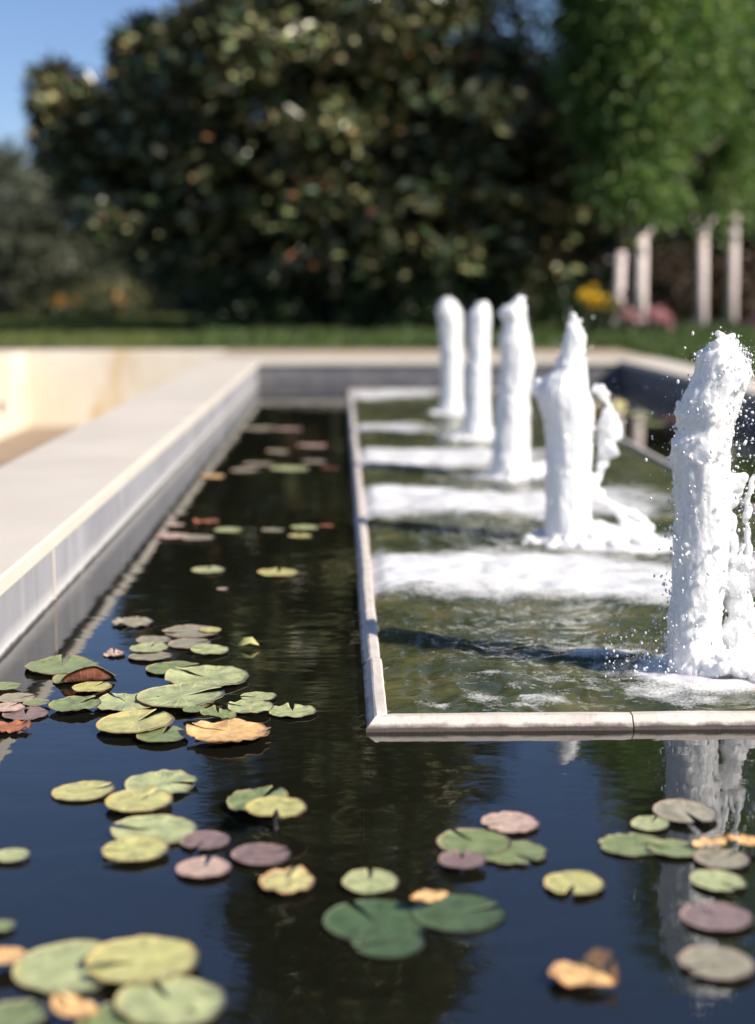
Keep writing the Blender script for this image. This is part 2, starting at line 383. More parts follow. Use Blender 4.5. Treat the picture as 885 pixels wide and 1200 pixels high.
struct(sheet('pool_water', [(XL+.001, XR-.001, YF+.001, BY0+.02), (XL+.001, BX0+.02, BY0+.02, BY1-.02), (BX1-.02, XR-.001, BY0+.02, BY1-.02), (XL+.001, XR-.001, BY1-.02, YB-.001)], 0.0, M['pool_water']))

# ------------------------------------------------------------------ pool walls
def slabs(bm, along, a0, a1, c0, c1, n):
    """coping slabs with narrow joints, along 'x' or 'y'"""
    st = (a1-a0)/n
    for k in range(n):
        p, q = a0+k*st+.0012, a0+(k+1)*st-.0012
        if along == 'y': box(bm, c0, c1, p, q, ZC0, ZC, .007)
        else: box(bm, p, q, c0, c1, ZC0, ZC, .007)
def pool_wall(label, wall_rect, cop, along, wm):
    x0, x1, y0, y1 = wall_rect
    t = thing('pool_wall', label, 'wall', ((x0+x1)/2, (y0+y1)/2, -.62))
    def put(o): o.parent = t; o.matrix_parent_inverse = Matrix.Translation(-Vector(t.location)); return o
    bm = bmesh.new(); box(bm, x0, x1, y0, y1, -.62, ZC0-.002); put(bm_obj('wall_face', bm, wm))
    bm = bmesh.new(); slabs(bm, along, *cop); put(bm_obj('coping', bm, M['coping'], smooth=False))
    return t, put
lw, put = pool_wall('long pale stone wall with white coping left of the lily channel', (XO+.03, XL, YF, YB+.44), ('y', YF-.02, YB+.46, XO, XL+.022, 7)[1:], 'y', M['wall'])
bm = bmesh.new()
box(bm, XL, XL+.003, 4.08, 4.10, .004, ZC0-.004, .001); put(bm_obj('lime_streak', bm, M['coping']))
pool_wall('low dark tiled wall with tan coping across the far end of the pool', (XL+.002, XR-.002, YB, YB+.44), ('x', XL+.024, XR-.024, YB-.022, YB+.46, 5)[1:], 'x', M['slate'])
pool_wall('shaded dark wall with pale coping behind the nearest jet on the right', (XR, XR+.43, YF, YB+.44), ('y', YF-.02, YB+.46, XR-.022, XR+.45, 9)[1:], 'y', M['slate'])
pool_wall('near end wall of the pool below the camera', (XL+.002, XR-.002, YF-.44, YF), ('x', XL+.024, XR-.024, YF-.46, YF+.022, 4)[1:], 'x', M['slate'])
bm = bmesh.new(); box(bm, SX-.38, XO+.028, YE-.02+.02, YE+.0, -.62, ZC) if False else None; bm.free()
bm = bmesh.new(); box(bm, SX, XO-.001, YE-.12, YE, -.64, ZC+.006, .01)
tag(bm_obj('basin_wall', bm, M['cream']), 'ochre stained cream wall at the far end of the dry sunken basin', 'wall')
t = thing('basin_wall', 'cream side wall of the dry sunken basin at the left edge', 'wall', (SX-.2, 7, -.62))
bm = bmesh.new(); box(bm, SX-.40, SX-.001, YF-.4, YE, -.64, ZC+.004, .01); o = bm_obj('wall_face', bm, M['cream']); o.parent = t; o.matrix_parent_inverse = Matrix.Translation(-Vector(t.location))
bm = bmesh.new(); bmesh.ops.create_cone(bm, cap_ends=True, segments=24, radius1=.055, radius2=.05, depth=.05, matrix=Matrix.Translation((SX+.005, 15.15, -.30)) @ Matrix.Rotation(PI/2, 4, 'Y') @ Matrix.Diagonal((1.3, .8, 1, 1)))
o = bm_obj('drain_outlet', bm, M['dark']); o.parent = t; o.matrix_parent_inverse = Matrix.Translation(-Vector(t.location))

# ------------------------------------------------------------------ fountain basin
basin = thing('fountain_basin', 'long rectangular fountain basin with a narrow sloping stone rim', 'fountain basin', (.83, 7.8, -.55))
def bput(o): o.parent = basin; o.matrix_parent_inverse = Matrix.Translation(-Vector(basin.location)); return o
RW = .042; Z0, Z1 = .009, .027
def rim_side(p0, p1, inward, n):
    """stones of the rim from p0 to p1 (outer edge), mitred at the ends; profile bevelled to the outside"""
    p0, p1, inn = Vector(p0), Vector(p1), Vector(inward); d = (p1-p0); L = d.length; d.normalize(); bm = bmesh.new()
    prof = [(0, -.05), (0, Z0), (.004, Z0+.003), (.016, Z1-.002), (.020, Z1), (RW-.004, Z1), (RW, Z1-.005), (RW, -.05)]
    for k in range(n):
        a = k*L/n+(.0016 if k else 0); b = (k+1)*L/n-(.0016 if k < n-1 else 0)
        jz = random.uniform(-.0012, .0012); ji = random.uniform(-.0015, .0015)
        seg = 10; rows = []
        for s in range(seg+1):
            u = a+(b-a)*s/seg; row = []
            for (q, z) in prof:
                uu = u
                if k == 0 and s == 0: uu = q
                if k == n-1 and s == seg: uu = L-q
                chip = random.uniform(-.0008, .0008)
                drop = .0018 if (s in (0, seg) and z > 0) else 0
                row.append(bm.verts.new(p0+d*uu+inn*(q+ji+chip)+Vector((0, 0, z+jz-drop+(chip if z > 0 else 0)))))
            rows.append(row)
        for r0, r1 in zip(rows, rows[1:]):
            for j in range(len(prof)-1): bm.faces.new((r0[j], r0[j+1], r1[j+1], r1[j]))
        bm.faces.new(rows[0]); bm.faces.new(rows[-1][::-1])
    return bput(bm_obj('rim_side', bm, M['rim']))
rim_side((BX0, BY0, 0), (BX1, BY0, 0), (0, 1, 0), 3)
rim_side((BX0, BY1, 0), (BX0, BY0, 0), (1, 0, 0), 20)
rim_side((BX1, BY0, 0), (BX1, BY1, 0), (-1, 0, 0), 20)
rim_side((BX1, BY1, 0), (BX0, BY1, 0), (0, -1, 0), 3)
bm = bmesh.new(); e = .006
for r in ((BX0+e, BX1-e, BY0+e, BY0+.05), (BX0+e, BX1-e, BY1-.05, BY1-e), (BX0+e, BX0+.05, BY0+.052, BY1-.052), (BX1-.05, BX1-e, BY0+.052, BY1-.052)):
    box(bm, *r, -.55, -.052)
bput(bm_obj('submerged_wall', bm, M['algae_wall']))

# fountain water: a real rippled surface
JX = .775
JETS_Y = [3.2, 5.0, 6.8, 8.6, 10.4]
x0, x1, y0, y1 = BX0+RW-.004, BX1-RW+.004, BY0+RW-.004, BY1-RW+.004
xs = np.linspace(x0, x1, 170); ys = y0+(y1-y0)*np.linspace(0, 1, 1250)**1.45
XX, YY = np.meshgrid(xs, ys); X = XX.ravel(); Y = YY.ravel()
def foam_field(X, Y, flat=False):
    wob = fbm(P3(X*2.2, Y*2.2, 3.0), 3)*.16; f = np.zeros_like(X)
    for k, (c, hw, xr, amp) in enumerate([(4.36, .36, 1.45, 1.0), (5.92, .42, 1.15, .95), (7.55, .40, 1.0, .9), (9.3, .30, .45, .8), (12.3, .45, .75, .8)]):
        b = sstep(hw+.16, hw-.20, np.abs(Y-c-wob*1.2-.10*np.sin(X*5+k)))
        b *= sstep(xr+.35, xr-.1, X+wob)*(1-.25*sstep(.5, 1.2, X))
        f = np.maximum(f, b*amp)
    if flat: return f
    for y in JETS_Y:
        d = np.hypot(X-JX-.03, (Y-y)*.8)+wob*.5
        f = np.maximum(f, sstep(.24, .12, d) if y > 4 else sstep(.17, .08, d-.0))
    d = np.hypot((X-JX-.28)*.75, (Y-4.9)*1.2)+wob*.3; f = np.maximum(f, sstep(.28, .16, d))
    for (cx, cy, rr) in ((.56, 3.42, .075), (.60, 3.26, .05), (.33, 3.22, .036), (.37, 3.12, .034), (.30, 3.03, .045), (.42, 3.02, .055), (.46, 3.17, .028), (.37, 2.98, .03), (.2, 2.96, .025), (.65, 3.05, .06), (.72, 2.98, .06)):
        f = np.maximum(f, sstep(rr*1.5, rr*.4, np.hypot(X-cx, (Y-cy)*1.0)+wob*.12)*.5)
    f = np.maximum(f, .85*sstep(1.3, .4, np.sqrt(((X-.60)/.13)**2+((Y-3.37-.25*(X-.59))/.05)**2)+wob*2.5))
    return f
foam = foam_field(X, Y)
wx = fbm(P3(X*4, Y*4, 7.0), 2)*.25; wy = fbm(P3(X*4, Y*4, 27.0), 2)*.25
Z = .010+.007*fbm(P3(X*3.2, Y*4.4, 1.0), 2)+.0045*(1-2*np.abs(pnoise(P3((X+wx)*6.5, (Y+wy)*9.5, 5.0))))+.0022*(1-2*np.abs(pnoise(P3((X+wx)*15, (Y+wy)*21, 8.0))))+.001*pnoise(P3(X*42, Y*50, 3.0))
for y in JETS_Y:
    d = np.hypot(X-JX, Y-y)+wx*.12; Z += .006*np.exp(-(d/.12)**2)+.0065*np.cos(d*46)*np.exp(-d*3.4)*sstep(.08, .16, d)
Z += .015*foam_field(X, Y, True)*(1+.8*fbm(P3(X*6, Y*6, 9.0), 2))
Z += .015*np.exp(-(((X-.59)/.11)**2+((Y-3.36-.25*(X-.59))/.035)**2))*(1+.4*fbm(P3(X*24, Y*24, 2.0), 2))
edge = np.minimum(np.minimum(X-x0, x1-X), np.minimum(Y-y0, y1-Y)); Z = .008+(Z-.008)*sstep(0, .05, edge)
ny, nx = XX.shape; idx = np.arange(nx*ny).reshape(ny, nx)
F = np.stack([idx[:-1, :-1].ravel(), idx[:-1, 1:].ravel(), idx[1:, 1:].ravel(), idx[1:, :-1].ravel()], 1)
me = np_mesh('fountain_water', np.stack([X, Y, Z], 1), F)
a = me.attributes.new('foam', 'FLOAT', 'POINT'); a.data.foreach_set('value', foam.astype(np.float32))
struct(link('fountain_water', me, M['fountain_water'], None, True))

# ------------------------------------------------------------------ water jets
def ell(bm, c, r, sub=2):
    g = bmesh.ops.create_icosphere(bm, subdivisions=sub, radius=1.0, matrix=Matrix.Translation(c) @ Matrix.Diagonal((r[0], r[1], r[2], 1)))
def ragged(bm, pts, rad, rg, var=.55):
    n = len(pts); P = []; Rr = []
    for i in range(n-1):
        for q in range(7):
            f = q/7; P.append(Vector(pts[i]).lerp(Vector(pts[i+1]), f)); Rr.append(rad[i]*(1-f)+rad[i+1]*f)
    P.append(Vector(pts[-1])); Rr.append(rad[-1])
    off = rg.uniform(0, 50); q = np.arange(len(P))*.45+off
    nz = pnoise(np.stack([q, q*0+3.1, q*0], 1)); jx = pnoise(np.stack([q, q*0+9.7, q*0], 1)); jy = pnoise(np.stack([q, q*0+15.2, q*0], 1))
    Rr = [max(.0022, r*(1+var*1.5*a)) for r, a in zip(Rr, nz)]
    P = [p+Vector((a*r*1.1, b*r*1.4, 0)) for p, r, a, b in zip(P, Rr, jx, jy)]
    tube(bm, P, Rr, 8)
    for p, r in zip(P, Rr):
        if rg.random() < .55:
            d = Vector((rg.gauss(0, 1), rg.gauss(0, 1), rg.gauss(0, .8))).normalized(); k = r*rg.uniform(.3, .7)
            ell(bm, p+d*r*.9, (k, k, k*rg.uniform(1, 1.8)), 1)
def biggest_island(me):
    bm = bmesh.new(); bm.from_mesh(me); bm.verts.ensure_lookup_table(); seen = set(); best = []
    for v in bm.verts:
        if v.index in seen: continue
        st = [v]; seen.add(v.index); isl = []
        while st:
            u = st.pop(); isl.append(u)
            for e in u.link_edges:
                w_ = e.other_vert(u)
                if w_.index not in seen: seen.add(w_.index); st.append(w_)
        if len(isl) > len(best): best = isl
    keep = set(best); bmesh.ops.delete(bm, geom=[v for v in bm.verts if v not in keep], context='VERTS'); bm.to_mesh(me); bm.free(); return me
def remesh(bm, voxel):
    me = bpy.data.meshes.new('tmp'); bm.to_mesh(me); bm.free(); o = bpy.data.objects.new('tmp', me); COL.objects.link(o)
    md = o.modifiers.new('r', 'REMESH'); md.mode = 'VOXEL'; md.voxel_size = voxel
    s = o.modifiers.new('s', 'SMOOTH'); s.factor = .5; s.iterations = 2
    dg = bpy.context.evaluated_depsgraph_get(); res = bpy.data.meshes.new_from_object(o.evaluated_get(dg))
    bpy.data.objects.remove(o); bpy.data.meshes.remove(me); return res
def roughen(me, amp, sc, zs=1.0, off=0.0, fine=.35):
    n = len(me.vertices); co = np.empty(n*3, np.float32); me.vertices.foreach_get('co', co); co = co.reshape(-1, 3).astype(float)
    no = np.empty(n*3, np.float32); me.vertices.foreach_get('normal', no); no = no.reshape(-1, 3)
    q = co*np.array([sc, sc, sc*zs])+off
    d = (1-np.abs(pnoise(q))*1.6)*.6+pnoise(q*2.7)*.5+fine*pnoise(q*6.3)
    co += no*(d*amp)[:, None]; me.vertices.foreach_set('co', co.astype(np.float32).ravel()); me.update()
def jet(k, outline, label, voxel, blobs=(), strands=(), ndrop=260, base_px=None, drops_at=None, base=None, arc=None):
    D = JETS_Y[k]; s = D/FPX; base = base or {}
    t = thing('water_jet', label, 'fountain jet', (JX, D, 0), 'bubbling jets along the fountain basin')
    y_h = 342.0
    def W(px, py, dy=0.0): return Vector(((px-400)*s-JX, dy, CAM_H-(py-y_h)*s))
    ol = sorted([(W(0, y)[2], (W(a, y)[0]+W(b, y)[0])/2, (b-a)*s/2) for (y, a, b) in outline])
    zs = np.array([o[0] for o in ol]); cs = np.array([o[1] for o in ol]); rs = np.array([o[2] for o in ol])
    zz = np.arange(-.03, zs[-1], .006); cc = np.interp(zz, zs, cs); rr = np.interp(zz, zs, rs)
    seg = 72; th = np.linspace(0, 2*PI, seg, endpoint=False)
    ZZ, TT = np.meshgrid(zz, th, indexing='ij'); RR = np.repeat(rr[:, None], seg, 1); CC = np.repeat(cc[:, None], seg, 1)
    q = np.stack([np.cos(TT)*2.4, np.sin(TT)*2.4, ZZ*9+k*7.7], 2).reshape(-1, 3)
    disp = (.05*pnoise(q)+.03*pnoise(q*[2.2, 2.2, 2.0]+5)+.022*pnoise(q*[5, 5, 3.6]+9)).reshape(RR.shape)
    side = np.abs(np.cos(TT))                      # the traced outline is kept at the sides
    RR = RR*(1+disp*(1.2-.5*side))
    V = np.stack([CC+np.cos(TT)*RR, np.sin(TT)*RR*.95, ZZ], 2).reshape(-1, 3)
    bm = bmesh.new(); vs = [bm.verts.new(v) for v in V]; nz = len(zz)
    for i in range(nz-1):
        for j in range(seg): bm.faces.new((vs[i*seg+j], vs[i*seg+(j+1) % seg], vs[(i+1)*seg+(j+1) % seg], vs[(i+1)*seg+j]))
    bm.faces.new(vs[:seg][::-1]); bm.faces.new(vs[-seg:])
    rr_ = random.Random(50+k)
    zt = zs[-1]
    for n_ in range(150):                            # thin ragged fingers and flakes leaving the column
        top_f = n_ < 26
        z = zt-rr_.uniform(.0, .06) if top_f else rr_.uniform(.05, zt-.02); a = rr_.uniform(0, 2*PI); R = np.interp(z, zs, rs)*(rr_.uniform(.3, .9) if top_f else .95); C_ = np.interp(z, zs, cs)
        L = rr_.uniform(.006, .018) if top_f else rr_.uniform(.008, .028)*(1.5 if rr_.random() < .15 else 1); sgn = rr_.uniform(.5, 1.0) if top_f else rr_.uniform(-1.0, .6); q_ = rr_.uniform(.0028, .0050)*(1.7 if top_f else 1)
        o_ = Vector((math.cos(a), math.sin(a), 0)); p = Vector((C_, 0, z))+o_*R*.96; tw = Vector((rr_.uniform(-.4, .4), rr_.uniform(-.4, .4), 0))
        tube(bm, [p-o_*.008, p+(o_*.35+Vector((0, 0, sgn*.5)))*L, p+(o_*.6+tw+Vector((0, 0, sgn*1.0)))*L], [q_*1.5, q_*1.05, q_*.8], 6)
    for (px, py, dy, r) in blobs: ell(bm, W(px, py, dy), (r*s, r*s, r*s*1.15))
    for pts, rad in strands: ragged(bm, [W(*p) for p in pts], [r*s for r in rad], rr_)
    me = biggest_island(remesh(bm, voxel)); nv = len(me.vertices); co = np.empty(nv*3, np.float32); me.vertices.foreach_get('co', co); co = co.reshape(-1, 3).astype(float)
    no = np.empty(nv*3, np.float32); me.vertices.foreach_get('normal', no); no = no.reshape(-1, 3); of = k*3.1
    d = .0024*pnoise(co*[48, 48, 9]+of)+.0020*pnoise(co*[105, 105, 26]+of)+.0022*(.5-np.abs(pnoise(co*[75, 75, 55]+of)))+.0011*pnoise(co*[210, 210, 120]+of)
    co += no*d[:, None]; me.vertices.foreach_set('co', co.astype(np.float32).ravel()); me.update()
    link('water_column', me, M['froth'], t, True)
    # splash at the foot
    bm = bmesh.new()
    for _ in range(base.get('n', 120)):
        a = rr_.uniform(0, 2*PI); d = abs(rr_.gauss(0, base.get('r', .10)))+.03
        q_ = rr_.uniform(.008, .026)*max(.4, 1-d*1.5); x, y = math.cos(a)*d+base.get('dx', .02), math.sin(a)*d*.8
        ell(bm, (x, y, .016+max(0, .06-d*.28)*rr_.uniform(.3, 1.0)), (q_*1.5, q_*1.5, q_), 1)
    ell(bm, (base.get('dx', .02)*.5, 0, .008), (.10, .085, .018) if k == 0 else (.17, .15, .03), 3)
    if arc:
        for pts, rad in arc: ragged(bm, [W(*p) for p in pts], [r*s for r in rad], rr_)
    for (px, py, dy, r, fl) in base.get('blobs', ()): ell(bm, W(px, py, dy), (r*s, r*s, r*s*fl))
    me = biggest_island(remesh(bm, voxel*1.1)); roughen(me, .005, 60, 1.0, k*1.7, .6)
    link('foot_splash', me, M['froth'], t, True)
    # droplets
    ico = bmesh.new(); bmesh.ops.create_icosphere(ico, subdivisions=1, radius=1.0); iv = np.array([v.co[:] for v in ico.verts]); iff = np.array([[v.index for v in f.verts] for f in ico.faces]); ico.free()
    Vs, Fs = [], []
    rng = np.random.default_rng(90+k)
    for n in range(ndrop):
        if drops_at and rng.random() < .62:
            bx = drops_at[rng.integers(len(drops_at))]
            px, py = rng.uniform(bx[0], bx[2]), rng.uniform(bx[1], bx[3]); c = np.array(W(px, py, rng.normal(0, .05)))
        else:
            z = zs[-1]*rng.random()**.7+.03*rng.random(); a = rng.uniform(0, 2*PI); R = np.interp(z, zs, rs)+rng.exponential(.016)
            c = np.array([np.interp(z, zs, cs)+math.cos(a)*R, math.sin(a)*R, z])
        q_ = .0004+.0034*rng.random()**7; Vs.append(iv*q_*np.array([1, 1, rng.uniform(.9, 1.7)])+c); Fs.append(iff+len(iv)*n)
    if Vs:
        o = link('spray', np_mesh('spray', np.concatenate(Vs), np.concatenate(Fs)), M['drop'], t, True); o['kind'] = 'stuff'
    return t
jet(0, [(397, 845, 857), (399, 840, 860), (404, 831, 862), (412, 818, 868), (424, 817, 878), (437, 815, 882), (448, 810, 878), (460, 803, 872), (480, 797, 868), (487, 795, 866), (500, 799, 861), (518, 791, 859), (530, 790, 859), (550, 792, 860), (575, 797, 863), (600, 797, 862), (640, 796, 861), (700, 795, 858), (740, 792, 855), (780, 793, 862), (800, 793, 868), (830, 790, 872)],
    'nearest tall white jet with droplets flying off its right side', .0032,
    blobs=[(868, 566, .0, 11), (875, 560, -.01, 6), (872, 578, .01, 7), (864, 588, 0, 8), (795, 520, 0, 6), (792, 524, -.02, 5), (874, 690, .0, 15), (880, 715, .02, 18), (884, 665, .0, 10), (876, 750, 0, 20), (884, 775, .02, 24), (868, 785, -.02, 18), (890, 735, 0, 16)],
    strands=[([(798, 470, 0), (794, 482, 0), (799, 492, 0)], [2.5, 2.5, 2.5]), ([(861, 598, 0), (869, 620, 0), (866, 660, 0), (872, 700, .01), (868, 760, 0)], [5, 4, 4, 5, 6]), ([(880, 640, 0), (874, 668, 0), (882, 700, 0), (876, 740, 0)], [3, 4, 5, 6]), ([(858, 405, 0), (868, 414, 0), (874, 428, 0)], [2.2, 2, 2]), ([(892, 560, .02), (884, 600, .02), (888, 650, .02), (880, 700, .02)], [3, 4, 4, 5])],
    ndrop=5200, drops_at=[(715, 745, 800, 800), (862, 440, 905, 580), (868, 560, 900, 720), (855, 640, 900, 790), (780, 620, 800, 800), (862, 404, 876, 425), (740, 770, 800, 815), (800, 805, 900, 828)],
    base=dict(n=90, r=.06, dx=.07, blobs=[(884, 796, 0, 30, .6), (905, 800, 0, 36, .5)]))
jet(1, [(369, 668, 672), (376, 666, 676), (383, 663, 679), (392, 661, 686), (405, 658, 685), (420, 654, 684), (432, 649, 687), (441, 637, 688), (455, 629, 689), (466, 629, 693), (475, 632, 697), (490, 637, 697), (510, 640, 695), (550, 641, 695), (600, 642, 696), (630, 640, 699), (650, 638, 702)],
    'pointed white jet with a curling strand of water on its right', .005,
    blobs=[(630, 447, 0, 5), (628, 456, 0, 6)],
    strands=[([(698, 452, 0), (705, 459, 0), (710, 466, 0), (716, 478, 0)], [4.5, 5, 3.5, 2.2]), ([(716, 478, 0), (716, 495, 0), (715, 512, 0), (710, 530, 0), (706, 548, 0), (701, 566, 0), (697, 590, 0)], [5, 11, 11, 8, 5, 5, 7])],
    ndrop=400, drops_at=[(690, 440, 760, 640), (620, 560, 645, 640)],
    base=dict(n=160, r=.11, dx=.05, blobs=[(715, 628, 0, 18, .7), (740, 625, 0, 16, .9), (757, 630, 0, 13, .8)]),
    arc=[([(696, 572, 0), (708, 586, 0), (722, 594, 0), (736, 600, 0), (750, 604, 0), (760, 616, 0), (765, 634, 0)], [5, 4, 3, 4, 5, 5, 5]), ([(722, 594, 0), (734, 612, 0), (742, 630, 0)], [3, 4, 5]), ([(740, 602, 0), (748, 614, .02), (750, 632, .02)], [3, 3, 4])])
jet(2, [(349, 601, 611), (354, 598, 613), (362, 584, 615), (368, 583, 615), (378, 589, 616), (398, 584, 621), (432, 587, 625), (448, 584, 623), (465, 581, 620), (510, 579, 621), (540, 577, 622), (566, 574, 626)],
    'third white jet from the front, with a notch near its flat top', .007, ndrop=260, base=dict(n=130, r=.14, dx=.10))
jet(3, [(353, 559, 569), (359, 554, 572), (368, 547, 574), (400, 547, 573), (450, 545, 573), (500, 543, 576), (522, 541, 578)],
    'fourth white jet from the front, overlapping the one behind', .008, ndrop=200, base=dict(n=90, r=.12))
jet(4, [(349, 519, 527), (355, 513, 534), (364, 510, 540), (385, 514, 541), (420, 515, 541), (460, 517, 541), (492, 513, 543)],
    'farthest white jet, the leftmost column in the row', .008, ndrop=200, base=dict(n=90, r=.14))

# ------------------------------------------------------------------ lily pads
def pad_mesh(rng, notch, ripple, cup, fold=None, tears=0):
    seg, rings = 56, 7; top = []
    for i in range(rings+1):
        r = (i/rings)**.8; row = []
        for j in range(seg+1):
            a = notch*1.0*(1-.35*r)/2 + (2*PI-notch*(1-.35*r))*j/seg
            row.append((r, a))
        top.append(row)
    ra = np.array([[p[0] for p in r] for r in top]); aa = np.array([[p[1] for p in r] for r in top])
    off = rng.uniform(0, 50)
    q = np.stack([np.cos(aa).ravel()*1.6+off, np.sin(aa).ravel()*1.6, ra.ravel()*.8], 1)
    out = 1+.035*pnoise(q).reshape(ra.shape)+.008*pnoise(q*4).reshape(ra.shape)
    R = ra*out
    if tears:
        R *= 1-.13*ra**6*np.clip(pnoise(np.stack([np.cos(aa).ravel()*3.4+off, np.sin(aa).ravel()*3.4, 0*aa.ravel()], 1)).reshape(ra.shape)*2, 0, 1)
    X = np.cos(aa)*R; Y = np.sin(aa)*R
    Z = ripple*(fbm(np.stack([X.ravel()*1.7+off, Y.ravel()*1.7, 0*X.ravel()], 1), 3).reshape(ra.shape))*(.3+.7*ra)+cup*ra**4
    Z += .03*np.exp(-((aa-aa.mean())**2-PI**2)**2*0.02)*0
    nb = np.minimum(aa, 2*PI-aa); Z += ripple*.9*ra*np.exp(-(nb/.35)**2)          # lobes beside the notch lift a little
    if fold is not None:
        fa, fx, up = fold; u = X*math.cos(fa)+Y*math.sin(fa); g = np.clip(u-fx, 0, None)
        k = up; X = X-math.cos(fa)*g*(1-math.cos(k)); Y = Y-math.sin(fa)*g*(1-math.cos(k)); Z = Z+g*math.sin(k)
    T = np.stack([X, Y, Z], 2).reshape(-1, 3); B = T-np.array([0, 0, .011]); n = len(T); w_ = seg+1
    idx = np.arange(n).reshape(rings+1, w_); F = []
    for i in range(rings):
        for j in range(seg):
            a, b, c, d = idx[i, j], idx[i, j+1], idx[i+1, j+1], idx[i+1, j]
            F.append((d, c, b, a)); F.append((a+n, b+n, c+n, d+n))
    for j in range(seg): a, b = idx[rings, j], idx[rings, j+1]; F.append((b, a, a+n, b+n)[::-1])
    for i in range(rings):
        a, b = idx[i, 0], idx[i+1, 0]; F.append((b, a, a+n, b+n)); a, b = idx[i, seg], idx[i+1, seg]; F.append((a, b, b+n, a+n))
    me = np_mesh('lily_pad', np.concatenate([T, B]), F)
    mi = np.zeros(len(F), np.int32); mi[1:2*rings*seg:2] = 1
    return me, mi
